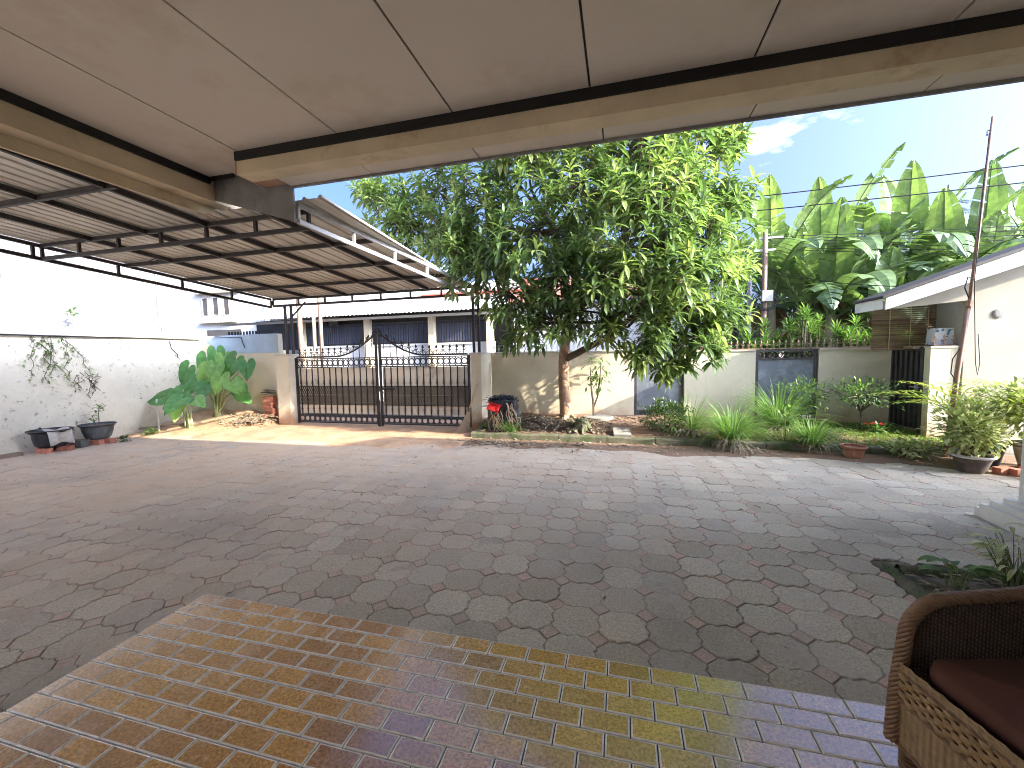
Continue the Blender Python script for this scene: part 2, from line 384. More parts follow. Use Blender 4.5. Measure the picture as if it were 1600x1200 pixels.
def thing(name, label, cat, loc, group=None):
    o = bpy.data.objects.new(name, None); col.objects.link(o); o.location = loc; o['_w'] = list(loc)
    o.empty_display_size = .1
    return tag(o, label, cat, group)
def struct(o): o['kind'] = 'structure'; return o
def visible(x, y, z, pad=0):
    d = Vector((x, y, z))-EYE; k = d.dot(fw)
    if k < .1: return None
    px = 800+644.57*d.dot(rt)/k; py = 600-644.57*d.dot(up)/k
    return k if -pad < px < 1600+pad and -pad < py < 1200+pad else None
def U(a, b): return rnd.uniform(a, b)
def rdir(zmin=-.3, zmax=1):
    a = U(0, 2*math.pi); z = U(zmin, zmax); k = math.sqrt(max(0, 1-z*z)); return Vector((k*math.cos(a), k*math.sin(a), z))

# ================================================================== ground, street, paving
YARD = -.1
mb = MB(); mb.box(-200, 200, -60, 300, -.6, -.17); struct(mb.build('ground', 'ground_dirt'))
mb = MB(); mb.box(-120, 120, 9.9, 13.6, -.169, -.135); struct(mb.build('street', 'asphalt'))
PX0, PX1, PY1 = -2.68, 5.4, 2.03            # porch slab
mb = MB()
mb.box(-10.8, PX0-.002, -3, 8.9, -.168, -.113); mb.box(PX0-.002, 9, PY1+.002, 9.0, -.168, -.113)
yard = struct(mb.build('courtyard_paving', 'joint_dirt'))
P = .284; A = P/2; D = .066
def octagon():
    def z(t): return .011*(1 if t < .34 else 0) - .011*(1 if t > .66 else 0)
    k = A-D; pts = []
    for t in (0, .18, .3, .7, .82, 1):                      # right edge, going up
        o = {0: 0, .18: 0, .3: .012, .7: -.012, .82: 0, 1: 0}[t]
        pts.append((A+o, -k+2*k*t))
    for t in (0, .18, .3, .7, .82, 1):
        o = {0: 0, .18: 0, .3: .012, .7: -.012, .82: 0, 1: 0}[t]
        pts.append((k-2*k*t, A+o))
    for t in (1, .82, .7, .3, .18, 0):
        o = {0: 0, .18: 0, .3: .012, .7: -.012, .82: 0, 1: 0}[t]
        pts.append((-A+o, -k+2*k*t))
    for t in (1, .82, .7, .3, .18, 0):
        o = {0: 0, .18: 0, .3: .012, .7: -.012, .82: 0, 1: 0}[t]
        pts.append((k-2*k*t, -A+o))
    return [(x*.986, y*.986) for x, y in pts]
def paver_mesh(poly, mat, name):
    mb = MB(); n = len(poly)
    mb.add([(x, y, -.03) for x, y in poly]+[(x*.995, y*.995, -.004) for x, y in poly]+[(x*.96, y*.96, 0) for x, y in poly],
           [(i, (i+1) % n, n+(i+1) % n, n+i) for i in range(n)]+[(n+i, n+(i+1) % n, 2*n+(i+1) % n, 2*n+i) for i in range(n)]+[tuple(range(2*n, 3*n))])
    return mb
oc = octagon(); dq = D*.945; dm = [(dq, 0), (0, dq), (-dq, 0), (0, -dq)]
def inside_yard(x, y):
    if x < -10.7 or y > 7.35 or x > 8.8 or y < -2.8: return False
    if x > PX0-.12 and y < PY1+.12: return False
    if x > 1.86 and x < 3.3 and 2.86 < y < 3.66: return False
    if 3.2 < x and y < 5.0: return False
    return True
cells = []
for i in range(-40, 36):
    for j in range(-20, 20):
        for kind, ox in ((0, .5), (1, 0)):
            x, y = -.13+(i+ox)*P, 2.31+(j+ox)*P
            if inside_yard(x, y):
                k = visible(x, y, YARD, 30)
                cells.append((k if k else 999, kind, x, y))
cells.sort()
pm_o = paver_mesh(oc, 'paver_grey', 'paver'); pm_d = paver_mesh(dm, 'paver_pink', 'inset')
first = {}; cnt = [0, 0]; rest = [MB(), MB()]
for k, kind, x, y in cells:
    dz = U(-.004, .004)+(-.0025 if rnd.random() < .06 else 0); rx, ry, rz = U(-.016, .016), U(-.016, .016), U(-.035, .035)
    if k < 900 and cnt[kind] < 298:
        cnt[kind] += 1
        if kind not in first:
            ob = (pm_o, pm_d)[kind].build(('paver', 'paver_inset')[kind], ('paver_grey', 'paver_pink')[kind], yard, origin=(0, 0, 0))
            first[kind] = ob.data; ob.location = Vector((x, y, YARD+dz))-Vector(yard['_w'])
        else: ob = place(('paver', 'paver_inset')[kind], first[kind], yard, (x, y, YARD+dz))
        ob.rotation_euler = (rx, ry, rz)
    else:
        M = Matrix.Rotation(rz, 3, 'Z') @ Matrix.Rotation(rx, 3, 'X') @ Matrix.Rotation(ry, 3, 'Y')
        src = (pm_o, pm_d)[kind]; t = rnd.random()
        rest[kind].add([M @ Vector(v)+Vector((x, y, YARD+dz)) for v in src.v], src.f, 0, t)
tag(rest[0].build('paver_field', 'paver_grey', yard), kind='stuff'); tag(rest[1].build('inset_field', 'paver_pink', yard), kind='stuff')

# earth apron in front of the gate, drifting on to the pavers
def hn(x, y, s=1.0): return (math.sin(x*2.3*s+y*1.1)+math.sin(y*3.1*s-x*1.7)+math.sin(x*5.3*s+1.3)*.5+math.sin(y*6.1*s+x*4.7*s)*.4)/2.9
def apron(u, v):
    x = -10.75+u*(7.95)
    y0 = 6.55+.22*hn(x, 3)+.10*hn(x*3, 1)+.35*(max(0, (x+4.3))*.2) - .25*(1 if x < -9.8 else 0)
    y = y0+(9.6-y0)*v
    z = YARD-.012+min(.045, .30*v)*(1 if v > 0 else 0)+.012*hn(x*2, y*2)
    if x < -8.3: z += min(.3, max(0, y-7.0)*.22)*min(1, (-8.3-x)*1.2)
    if y > 8.3: z = min(z, -.08) if x > -8.2 else z
    return (x, y, z)
mb = MB(); mb.grid(apron, 90, 26); struct(mb.build('sand_apron', 'sand', smooth=True))
# thin dust lying over the pavers, filling the joints in patches
def dust(u, v):
    x = -10.7+u*16.0; y = 1.6+v*5.75
    if x > 3.3 and y < 5.0: return (x, y, -.112)
    w = hn(x*.55, y*.7)*.45+hn(x*1.9+3, y*2.3)*.3+hn(x*4.1, y*4.7+2)*.3+hn(x*9.7+1, y*8.9)*.22
    near = max(0, min(1, (y-2.1)/2.6)); left = max(0, min(1, (-1.0-x)/5)); far = max(0, min(1, (y-5.6)/1.5))
    lift = -.50+.42*near+.30*left+.32*far
    return (x, y, YARD-.0045+.0075*max(-1.1, min(.75, w+lift)))
mb = MB(); mb.grid(dust, 320, 130)
mb.f = [f for f in mb.f if not any((mb.v[i][0] > PX0-.03 and mb.v[i][1] < PY1+.03) or (1.84 < mb.v[i][0] < 3.35 and 2.85 < mb.v[i][1] < 3.68) for i in f)]; mb.m = [0]*len(mb.f)
tag(mb.build('yard_dust', 'dust', smooth=True), 'thin grey-brown dust lying over the pavers', 'dust', kind='stuff')
# red earth strip along the kerb
def strip(u, v):
    x = -3.1+u*9.0; y0 = 6.95+.16*hn(x, 2)+.1*hn(x*3.1, 5)-.02*x
    y = y0+(7.62-y0)*v; return (x, y, YARD-.010+min(.03, .2*v)+.008*hn(x*3, y*3))
mb = MB(); mb.grid(strip, 80, 8); struct(mb.build('earth_strip', 'soil', smooth=True))

# ------------------------------------------------------------------ porch floor
mb = MB(); mb.box(PX0+.004, PX1, -1.8, PY1-.004, -.3, -.010)
porch = struct(mb.build('porch_floor', 'grout'))
TW, TH, G = .2025, .1035, .0055
def tile_mesh(w, h):
    mb = MB(); x, y = w/2-G/2, h/2-G/2; e = .0062
    ring = lambda a, b, z: [(-a, -b, z), (a, -b, z), (a, b, z), (-a, b, z)]
    mb.add(ring(x, y, -.012)+ring(x, y, -.0025), [(i, (i+1) % 4, 4+(i+1) % 4, 4+i) for i in range(4)], 1)
    mb.add(ring(x, y, -.0025)+ring(x-e, y-e, 0), [(i, (i+1) % 4, 4+(i+1) % 4, 4+i) for i in range(4)], 1)
    mb.add(ring(x-e, y-e, 0), [(0, 1, 2, 3)], 0)
    return mb
tm = {}; ntile = 0; trest = MB()
row = 0; y = PY1-TH/2
while y > -1.75:
    off = .0 if row % 2 == 0 else TW/2
    x = PX0; edges = [x]
    e0 = -.064+off; k = math.ceil((PX0-e0)/TW+.2)
    while e0+k*TW < PX1: edges.append(e0+k*TW); k += 1
    edges.append(PX1)
    for a, b_ in zip(edges[:-1], edges[1:]):
        w = b_-a
        if w < .02: continue
        cx = (a+b_)/2
        if visible(cx, y, 0, 60) and cx < 1.75 and ntile < 298:
            key = round(w, 3)
            if key not in tm:
                ob = tile_mesh(w, TH).build('floor_tile', ['tile_glaze', 'tile_rim'], porch, origin=(0, 0, 0)); tm[key] = ob.data
                ob.location = Vector((cx, y, U(-.0006, .0006)))-Vector(porch['_w'])
            else: ob = place('floor_tile', tm[key], porch, (cx, y, U(-.0006, .0006)))
            ob.rotation_euler = (U(-.004, .004), U(-.003, .003), 0); ntile += 1
        else:
            s_ = tile_mesh(w, TH); trest.v += [(v[0]+cx, v[1]+y, v[2]) for v in s_.v]; o = len(trest.t)
            trest.f += [tuple(i+o for i in f) for f in s_.f]; trest.m += s_.m; trest.t += [rnd.random()]*len(s_.v)
    row += 1; y -= TH
tag(trest.build('floor_tile_field', ['tile_glaze', 'tile_rim'], porch), kind='stuff')

# ------------------------------------------------------------------ the house whose porch we stand in
house = thing('house', 'cream house with flat board porch ceiling, dark trimmed beams and white square column', 'house', (2, -2, -.1))
def part(fn, name, mats, parent, **k):
    m_ = MB(); fn(m_); return m_.build(name, mats, parent, **k)
C = 3.70
ceil = part(lambda m: (m.box(-4.72, 9, -2.2, 3.66, C+.02, C+.06), m.box(-4.72, -3.86, 3.66, 4.0, C+.02, C+.06)), 'ceiling', 'black_trim', house)
xs = [-4.70, -3.84, -2.64, -1.44, -.24, .96, 2.15, 3.35, 4.55, 5.75, 6.95, 8.15]
for a, b_ in zip(xs[:-1], xs[1:]):
    g_ = .009 if a > -4 else .003
    for y0, y1 in ((1.17, 3.60 if a > -4 else 3.99), (-1.25, 1.17)):
        part(lambda m: m.box(a+g_, b_-g_, y0+.006, y1-.004, C+U(-.001, .002), C+.019), 'ceiling_panel', 'ceiling_board', ceil)
BZ = 3.48
part(lambda m: m.box(-3.88, 9, 3.60, 3.80, BZ, C+.3), 'front_beam', 'beam_paint', house)
part(lambda m: m.box(-3.878, 9, 3.572, 3.599, 3.615, C-.001), 'ceiling_trim', 'black_trim', house)
part(lambda m: m.box(-4.90, -4.702, -2.2, 4.62, 3.44, C+.3), 'side_beam', 'beam_paint', house)
part(lambda m: m.box(-4.698, -4.672, -2.2, 3.97, 3.62, C-.001), 'ceiling_trim', 'black_trim', house)
part(lambda m: m.box(-4.672, -4.33, 3.955, 3.975, 3.655, C-.001), 'ceiling_trim', 'black_trim', house)
part(lambda m: m.wallpoly([(-4.70, 3.46), (-3.58, 3.10), (-3.58, C+.25), (-4.70, C+.25)], 4.03, 4.055), 'end_board', 'fascia_grey', house)
part(lambda m: m.box(-3.90, -3.882, 3.60, 3.975, BZ, C-.001), 'beam_end_board', 'beam_stain', house)
sx = [-3.60, -2.55, -1.35, -.15, 1.05, 2.25, 3.45, 4.65, 5.85, 7.05, 8.25]
for a, b_ in zip(sx[:-1], sx[1:]):
    part(lambda m: m.box(a+.006, b_-.006, 3.802, 4.02, BZ+.012+U(0, .003), BZ+.03), 'soffit_panel', 'ceiling_board', house)
part(lambda m: m.box(-3.88, -3.606, 3.802, 3.974, BZ+.01, BZ+.03), 'soffit_panel', 'beam_stain', house)
part(lambda m: m.box(-3.62, 3.6, 4.022, 4.045, BZ-.012, C+.06), 'fascia_board', 'fascia_grey', house)
# roof slopes, walls behind and the unseen sun-blocking wing on the right
rf = part(lambda m: m.add([(-5.2, 4.25, 3.78), (3.7, 4.25, 3.78), (3.7, -3.5, 6.2), (-5.2, -3.5, 6.2), (-5.2, 4.25, 3.9), (3.7, 4.25, 3.9), (3.7, -3.5, 6.32), (-5.2, -3.5, 6.32)],
     [(0, 1, 2, 3), (7, 6, 5, 4), (0, 4, 5, 1), (1, 5, 6, 2), (2, 6, 7, 3), (3, 7, 4, 0)]), 'roof', 'roof_tile', house)
part(lambda m: m.add([(3.72, 5.15, 3.62), (10.5, 5.15, 3.62), (10.5, -3.5, 6.25), (3.72, -3.5, 6.25), (3.72, 5.15, 3.8), (10.5, 5.15, 3.8), (10.5, -3.5, 6.4), (3.72, -3.5, 6.4)],
     [(0, 1, 2, 3), (7, 6, 5, 4), (0, 4, 5, 1), (1, 5, 6, 2), (2, 6, 7, 3), (3, 7, 4, 0)]), 'roof', 'roof_tile', house)
part(lambda m: m.box(-4.9, 4.0, -2.4, -2.22, -.16, 6.1), 'wall', 'white_paint', house)
part(lambda m: m.box(4.45, 10.2, -2.4, 4.95, -.16, 3.60), 'wall', 'white_paint', house)  # unseen wing block, added to keep the low sun off the courtyard
part(lambda m: m.box(3.53, 4.44, 4.42, 4.72, 3.58, 3.78), 'porch_lintel', 'column_paint', house)
cl = part(lambda m: m.box(3.52, 3.84, 4.40, 4.74, .12, 3.50), 'column', 'column_paint', house)
part(lambda m: (m.box(3.34, 4.04, 4.20, 4.94, -.14, -.02), m.box(3.345, 3.995, 4.245, 4.895, -.02, .025), m.box(3.39, 3.95, 4.29, 4.85, .025, .075), m.box(3.45, 3.89, 4.35, 4.79, .075, .12)), 'column_base', 'column_paint', cl)
part(lambda m: (m.box(3.44, 3.92, 4.32, 4.82, 3.535, 3.575), m.box(3.475, 3.885, 4.355, 4.785, 3.50, 3.534)), 'column_capital', 'column_paint', cl)

# ------------------------------------------------------------------ carport
cp = thing('carport', 'black steel carport with corrugated metal roof reaching from porch to driveway gate', 'carport', (-5.6, 5.4, -.1))
XL, XR, YN, YF = -8.3, -3.05, 1.0, 8.45
def zr(x, y): return 3.34-.068*(y-4.0)          # underside of the roof sheets
def pbar(name, a, b_, w, h=None, mat='steel_dark', parent=None): return part(lambda m: m.bar(a, b_, w, h), name, mat, parent or cp)
# roof sheets, ribs along the slope
for x0, sw in [(-8.36+.682*i, .682) for i in range(5)]+[(-4.948+.855*i, .855) for i in range(2)]:
    m_ = MB(); prof = []; q = sw/4
    for k in range(4):
        b0 = x0+k*q; prof += [(b0+.0, .0), (b0+q-.055, 0), (b0+q-.042, .03), (b0+q-.012, .03)]
    prof.append((x0+sw-.001, 0)); ys = YN if x0+sw < -4.9 else 4.08
    vs = []
    for (x, dz) in prof: vs += [(x, ys, zr(x, ys)+.012+dz), (x, YF+.12, zr(x, YF+.12)+.012+dz)]
    m_.add(vs, [(2*k, 2*k+2, 2*k+3, 2*k+1) for k in range(len(prof)-1)], 0, rnd.random()); n0 = len(vs)
    m_.add([(v[0], v[1], v[2]+.003) for v in vs], [(2*k+1, 2*k+3, 2*k+2, 2*k) for k in range(len(prof)-1)], 0, rnd.random())
    m_.build('roof_sheet', 'sheet_under', cp)
part(lambda m: m.box(-4.94, -4.905, YN, 4.6, 3.33, 3.66), 'closing_board', 'beam_paint', cp)
pbar('edge_rail', (-4.98, YN, zr(-5, YN)-.03), (-4.98, 3.05, zr(-5, 3.05)-.03), .045, .075)
for x in (-4.1, -5.15, -6.2, -7.25):
    y0 = YN if x < -5 else 4.08
    pbar('purlin', (x, y0, zr(x, y0)-.03), (x, YF, zr(x, YF)-.03), .042, .06)
for y in (1.05, 2.15, 3.2, 5.35, 6.4, 7.4):
    xr_ = -5.0 if y < 3.6 else -3.62+(y-4)*.125
    pbar('rafter', (XL, y, zr(XL, y)-.035), (xr_, y, zr(XR, y)-.035), .04, .06)
DZ = .22
def truss(p, q, mat, nv, dz=DZ):
    p, q = Vector(p), Vector(q)
    pbar('top_chord', p-Vector((0, 0, .03)), q-Vector((0, 0, .03)), .04, .05, mat); pbar('bottom_chord', p-Vector((0, 0, dz)), q-Vector((0, 0, dz)), .04, .05, mat)
    for k in range(nv+1):
        a = p.lerp(q, k/nv); pbar('truss_web', a-Vector((0, 0, .056)), a-Vector((0, 0, dz-.026)), .036, None, mat)
truss((-3.57, 4.08, zr(XR, 4.08)), (XR, YF, zr(XR, YF)), 'steel_grey', 5)
truss((XL-.03, YN, zr(XL, YN)), (XL-.03, YF, zr(XL, YF)), 'steel_dark', 7)
truss((XL, YF+.03, zr(XL, YF)), (XR, YF+.03, zr(XR, YF)), 'steel_dark', 7, .19)
truss((XL, 4.28, zr(XL, 4.28)), (-3.6, 4.28, zr(XR, 4.28)), 'steel_dark', 6)
for x, y, z0 in ((-7.98, 8.5, 1.66), (-7.80, 8.5, 1.66), (-3.10, 8.55, 1.60), (-2.98, 8.55, 1.60)):
    pbar('post', (x, y, z0), (x, y, zr(x, y)-.20), .05)
pbar('brace', (-7.78, 8.47, 2.55), (-7.35, 8.47, 2.90), .03)
m_ = MB(); m_.tube([(-6.1+.07*math.cos(a)*(1+.3*math.sin(2*a)), 4.3+.03*math.sin(a*3), 2.93+.05*math.sin(a)) for a in [i*.45 for i in range(24)]], .006, 5); m_.build('hanging_cable', 'wire_black', cp)

# ================================================================== boundary walls
def wall_thing(name, label, boxes, mat):
    bx = boxes[0]; t = MB()
    for q in boxes: t.box(*q)
    return tag(t.build(name, mat), label, 'wall')
lw = wall_thing('boundary_wall', 'weathered white plaster side wall with mould specks behind the black pots', [(-10.98, -10.8, -3, 8.72, -.3, 2.10)], 'plaster_left')
part(lambda m: m.box(-11.02, -10.77, -3, 8.70, 2.102, 2.13), 'drip_edge', 'stone_cap', lw)
part(lambda m: m.box(-11.0, -10.83, -3, 8.70, 2.131, 2.27), 'blue_coping', 'blue_paint', lw)
bw = wall_thing('boundary_wall', 'cream wall with blue-grey painted top behind the big heart-leaved plants', [(-10.798, -8.30, 8.56, 8.70, -.3, 2.18)], 'plaster_back')
part(lambda m: m.wallpoly([(-10.795, 2.18), (-8.32, 2.185), (-8.32, 1.70), (-9.9, 1.72), (-10.25, 1.80)], 8.548, 8.559), 'painted_band', 'blue_paint', bw)
m_ = MB(); m_.tube([(-10.76, -3+i*.5, 2.09+.006*math.sin(i)) for i in range(24)], .014, 6)
tag(m_.build('wall_cable', 'wire_black'), 'black cable running along the top of the white side wall', 'cable')
m_ = MB(); m_.tube([(-10.3, 8.53, 2.16), (-9.8, 8.52, 2.13), (-9.4, 8.52, 2.12), (-9.36, 8.51, 2.0), (-9.30, 8.51, 1.86)], .010, 6)
m_.tube([(-10.77, 7.75, 2.05), (-10.76, 7.78, 1.85), (-10.75, 7.9, 1.72), (-10.76, 7.92, 1.62)], .010, 6)
tag(m_.build('dangling_wire', 'wire_black'), 'loose dark wire hanging down over the blue painted wall top', 'wire')
def pillar(x0, x1, y0, y1, h, label):
    o = thing('gate_pillar', label, 'pillar', ((x0+x1)/2, y0, -.1), 'driveway gate pillars')
    m_ = MB(); m_.box(x0, x1, y0, y1, -.3, h-.05); m_.build('shaft', 'plaster_back', o)
    m_ = MB(); m_.box(x0-.012, x1+.012, y0-.012, y1+.012, h-.049, h); m_.build('cap', 'stone_cap', o)
pillar(-8.19, -7.83, 8.33, 8.75, 1.66, 'cream gate pillar beside the heart-leaved plants and rubble')
pillar(-3.14, -2.90, 8.40, 9.12, 1.60, 'cream gate pillar with the broom leaning on it')
WY = 9.12
def wseg(x0, x1, label, h=1.54):
    w = wall_thing('boundary_wall', label, [(x0, x1, WY, WY+.15, -.3, h-.03)], 'plaster_back')
    part(lambda m: m.box(x0, x1, WY-.02, WY+.17, h-.029, h), 'coping', 'stone_cap', w)
wseg(-2.895, .27, 'yellowish wall with leaf shadows behind the big tree trunk', 1.58)
wseg(1.27, 2.58, 'short cream wall between the two dark sheet metal panels')
wseg(3.66, 4.86, 'cream wall behind the small airy tree, ending at the ribbed side gate')
w = wall_thing('boundary_wall', 'short cream wall with red-stained foot between side gate and small house', [(4.82, 5.30, 8.14, 8.28, -.3, 1.51)], 'plaster_back')
part(lambda m: m.box(4.81, 5.30, 8.125, 8.29, 1.511, 1.54), 'coping', 'stone_cap', w)

# dark sheet metal panels in the wall
for x0, x1, lab in ((.28, 1.26, 'dark grey sheet metal panel in the wall behind the round bush'), (2.59, 3.65, 'blotchy blue-grey sheet metal panel behind the tall grass clump')):
    g_ = thing('sheet_metal_gate', lab, 'gate', ((x0+x1)/2, WY+.05, -.05), 'sheet metal panels in the wall')
    part(lambda m: m.box(x0+.05, x1-.05, WY+.05, WY+.056, .30, 1.33), 'sheet', 'sheet_gate', g_)
    part(lambda m: (m.box(x0, x0+.05, WY+.03, WY+.08, -.05, 1.53), m.box(x1-.05, x1, WY+.03, WY+.08, -.05, 1.53), m.box(x0+.051, x1-.051, WY+.035, WY+.075, 1.49, 1.529), m.box(x0+.051, x1-.051, WY+.035, WY+.075, 1.331, 1.365), m.box(x0+.051, x1-.051, WY+.035, WY+.075, .255, .299)), 'frame', 'side_gate', g_)
    k = x0+.09
    while k < x1-.07:
        part(lambda m: m.tube([(k+.035*math.cos(a), WY+.055, 1.427+.05*math.sin(a)) for a in [i*math.pi/5 for i in range(10)]], .009, 5, closed=True), 'ring', 'iron_black', g_)
        k += .085
    k = x0+.12
    while k < x1-.06:
        part(lambda m: m.box(k-.01, k+.01, WY+.045, WY+.065, -.03, .254), 'bar', 'iron_black', g_); k += .1
# ribbed side gate, standing at right angles to the wall
sg = thing('side_gate', 'narrow black ribbed metal side gate beside the small house', 'gate', (4.86, 8.65, -.05))
GX = 4.85
part(lambda m: m.box(GX-.012, GX, 8.34, 9.05, .10, 1.50), 'sheet', 'side_gate', sg)
for k in range(5):
    part(lambda m: m.box(GX-.045, GX-.013, 8.40+k*.135, 8.46+k*.135, .11, 1.46), 'rib', 'side_gate', sg)
part(lambda m: (m.box(GX-.05, GX, 8.285, 8.339, -.05, 1.53), m.box(GX-.05, GX, 9.051, 9.10, -.05, 1.53), m.box(GX-.05, GX-.001, 8.341, 9.05, 1.501, 1.53)), 'frame', 'side_gate', sg)
part(lambda m: m.box(GX-.06, GX-.046, 8.345, 9.045, .70, .735), 'rail', 'iron_rust', sg)
part(lambda m: m.box(GX-.06, GX-.046, 8.345, 9.045, .12, .155), 'rail', 'iron_rust', sg)
part(lambda m: (m.bar((GX-.075, 8.30, .86), (GX-.075, 8.52, .86), .022), m.box(GX-.085, GX-.05, 8.36, 8.40, .80, .90)), 'latch', 'steel_grey', sg)

# spear fences on top of the walls
def spear_shape():
    s_ = MB(); s_.bar((0, 0, 0), (0, 0, .09), .012)
    s_.add([(0, 0, .17), (.022, 0, .12), (0, .009, .115), (-.022, 0, .12), (0, -.009, .115), (0, 0, .085)],
           [(0, 2, 1), (0, 3, 2), (0, 4, 3), (0, 1, 4), (5, 1, 2), (5, 2, 3), (5, 3, 4), (5, 4, 1)])
    for s in (-1, 1): s_.bar((0, 0, .05), (s*.03, 0, .085), .010)
    return s_
SP = {}
def spear(parent, loc, mat):
    if mat not in SP:
        ob = spear_shape().build('spear', mat, parent, origin=(0, 0, 0)); SP[mat] = ob.data
        ob.location = Vector(loc)-Vector(parent['_w']); return ob
    return place('spear', SP[mat], parent, loc)
def spear_fence(p, q, label, mat, step=.12):
    p, q = Vector(p), Vector(q); n = int((q-p).length/step)
    o = thing('spear_fence', label, 'fence', tuple((p+q)/2), 'spear fences on the boundary wall')
    part(lambda m: m.bar(p+Vector((0, 0, .012)), q+Vector((0, 0, .012)), .02), 'rail', mat, o)
    for i in range(n+1):
        s_ = spear(o, p.lerp(q, i/n)+Vector((0, 0, .02)), mat)
        if p.y != q.y and abs(p.x-q.x) < .1: s_.rotation_euler = (0, 0, math.pi/2)
    return o
spear_fence((-2.85, 9.19, 1.58), (.25, 9.19, 1.58), 'white spear fence on the wall behind the tree', 'white_paint')
spear_fence((1.29, 9.19, 1.54), (4.84, 9.19, 1.54), 'rusty spear fence along the wall below the spiky shrubs', 'iron_rust', .105)
spear_fence((4.90, 8.21, 1.54), (5.28, 8.21, 1.54), 'short rusty spear fence beside the floral box', 'iron_rust', .105)

# ------------------------------------------------------------------ driveway gate
GY = 8.5
def top_z(x):                        # ogee line of the gate's top rail
    d = min(1, abs(x+5.45)/1.15)
    return 1.545+.55*(1-d)**1.75
RING = {}
def ring_obj(parent, x, z, r):
    if 'r' not in RING:
        s_ = MB(); s_.tube([(r*math.cos(a), 0, r*math.sin(a)) for a in [i*math.pi/6 for i in range(12)]], .015, 5, closed=True)
        for s1 in (-1, 1):
            for s2 in (-1, 1): s_.bar((s1*.05, 0, s2*.05), (s1*.082, 0, s2*.088), .016)
        ob = s_.build('ring', 'iron_black', parent, origin=(0, 0, 0)); RING['r'] = ob.data; ob.location = Vector((x, GY, z))-Vector(parent['_w']); return
    place('ring', RING['r'], parent, (x, GY, z))
def leaf_gate(x0, x1, hinge, label):
    o = thing('gate_leaf', label, 'gate', ((x0+x1)/2, GY, -.08), 'leaves of the driveway gate')
    zb, z1, z2 = -.02, .17, 1.32
    xc = x1 if hinge < 0 else x0; xh = x0 if hinge < 0 else x1
    part(lambda m: m.box(min(xh, xh-hinge*.05), max(xh, xh-hinge*.05), GY-.025, GY+.025, zb-.03, 1.56), 'stile', 'iron_black', o)
    part(lambda m: m.box(min(xc, xc+hinge*.045), max(xc, xc+hinge*.045), GY-.025, GY+.025, zb-.05, 2.07), 'stile', 'iron_black', o)
    a, b_ = min(x0, x1)+.051, max(x0, x1)-.051
    for z in (zb, z1, z2, 1.53):
        part(lambda m: m.box(a, b_, GY-.016, GY+.016, z-.013, z+.013), 'rail', 'iron_black', o)
    xs_ = [a+(b_-a)*i/26 for i in range(27)]
    part(lambda m: m.tube([(x, GY-.001, top_z(x)+.028) for x in xs_], .02, 6), 'top_rail', 'iron_black', o)
    n = 13; st = (b_-a)/n
    for i in range(n):
        x = a+st*(i+.5)
        part(lambda m: m.box(x-.010, x+.010, GY-.0095, GY+.0095, z1+.014, z2-.014), 'bar', 'iron_black', o)
        if top_z(x) > 1.60: part(lambda m: m.box(x-.006, x+.006, GY-.006, GY+.006, 1.544, top_z(x)+.012), 'bar', 'iron_black', o)
        sp = spear(o, (x, GY, top_z(x)+.045), 'iron_black')
        sp.rotation_euler = (0, (-.5 if hinge > 0 else .5)*max(0, min(1.4, (top_z(x)-1.55)*4)), 0)
        sp.scale = (1.5, 1.5, 1.25)
        s1 = spear(o, (x, GY-.012, .86), 'iron_black'); s1.scale = (1.2, 1.3, 1.1)
        s2 = spear(o, (x, GY-.010, .40), 'iron_black'); s2.rotation_euler = (math.pi, 0, 0); s2.scale = (1.2, 1.3, 1.1)
    nr = 15; sr = (b_-a)/nr
    for i in range(nr):
        x = a+sr*(i+.5); ring_obj(o, x, 1.425, .068); ring_obj(o, x, .075, .068)
    # lattice band half way up: crossed strips and small scrolls between two rails
    def lattice(m):
        x = a
        while x < b_-.02:
            for zz in (.42, .52, .66, .76):
                m.bar((x, GY-.012, zz), (min(b_, x+.058), GY-.012, zz+.1), .011); m.bar((x, GY-.004, zz+.1), (min(b_, x+.058), GY-.004, zz), .011)
            x += .058
        for zz in (.42, .635, .86): m.box(a, b_, GY-.016, GY+.004, zz-.007, zz+.007)
    tag(part(lattice, 'lattice_band', 'iron_black', o), kind='stuff')
    def scrolls(m):
        for i in range(n):
            x = a+st*(i+1)
            if x > b_-.03: continue
            z = top_z(x)+.075
            for s in (-1, 1): m.tube([(x+s*(.03+.022*math.cos(k*.8)), GY, z+.026*math.sin(k*.8)) for k in range(7)], .0075, 4)
    tag(part(scrolls, 'top_scrolls', 'iron_black', o), kind='stuff')
    part(lambda m: m.box(a+.01, b_-.01, GY+.03, GY+.034, .20, 1.30), 'backing_sheet', 'gate_sheet', o)
    return o
lg = leaf_gate(-7.76, -5.475, -1, 'left-hand black wrought iron gate leaf hung on the pillar by the big-leaved plants')
rg = leaf_gate(-5.425, -3.19, 1, 'black wrought iron gate leaf with sliding bolt, hung on the pillar by the broom')
lg['label'] = 'black wrought iron gate leaf hung on the pillar by the heart-leaved plants'
part(lambda m: (m.bar((-5.47, GY-.05, .80), (-5.02, GY-.05, .80), .035), m.box(-5.44, -5.36, GY-.06, GY-.026, .74, .88)), 'bolt', 'iron_black', rg)
part(lambda m: m.tube([(-5.45, GY-.04, -.14), (-5.45, GY-.04, .55)], .022, 8), 'drop_bolt', 'iron_black', rg)
m_ = MB()
for i, (dx, z, s_) in enumerate(((0, 2.14, .07), (-.06, 2.10, .055), (.06, 2.10, .055), (-.1, 2.03, .05), (.1, 2.03, .05))):
    m_.tube([(-5.45+dx+s_*(1-.05*k)*math.cos(k*.7), GY, z+s_*(1-.05*k)*math.sin(k*.7)) for k in range(12)], .010, 5)
m_.build('crest_scroll', 'iron_black', lg)

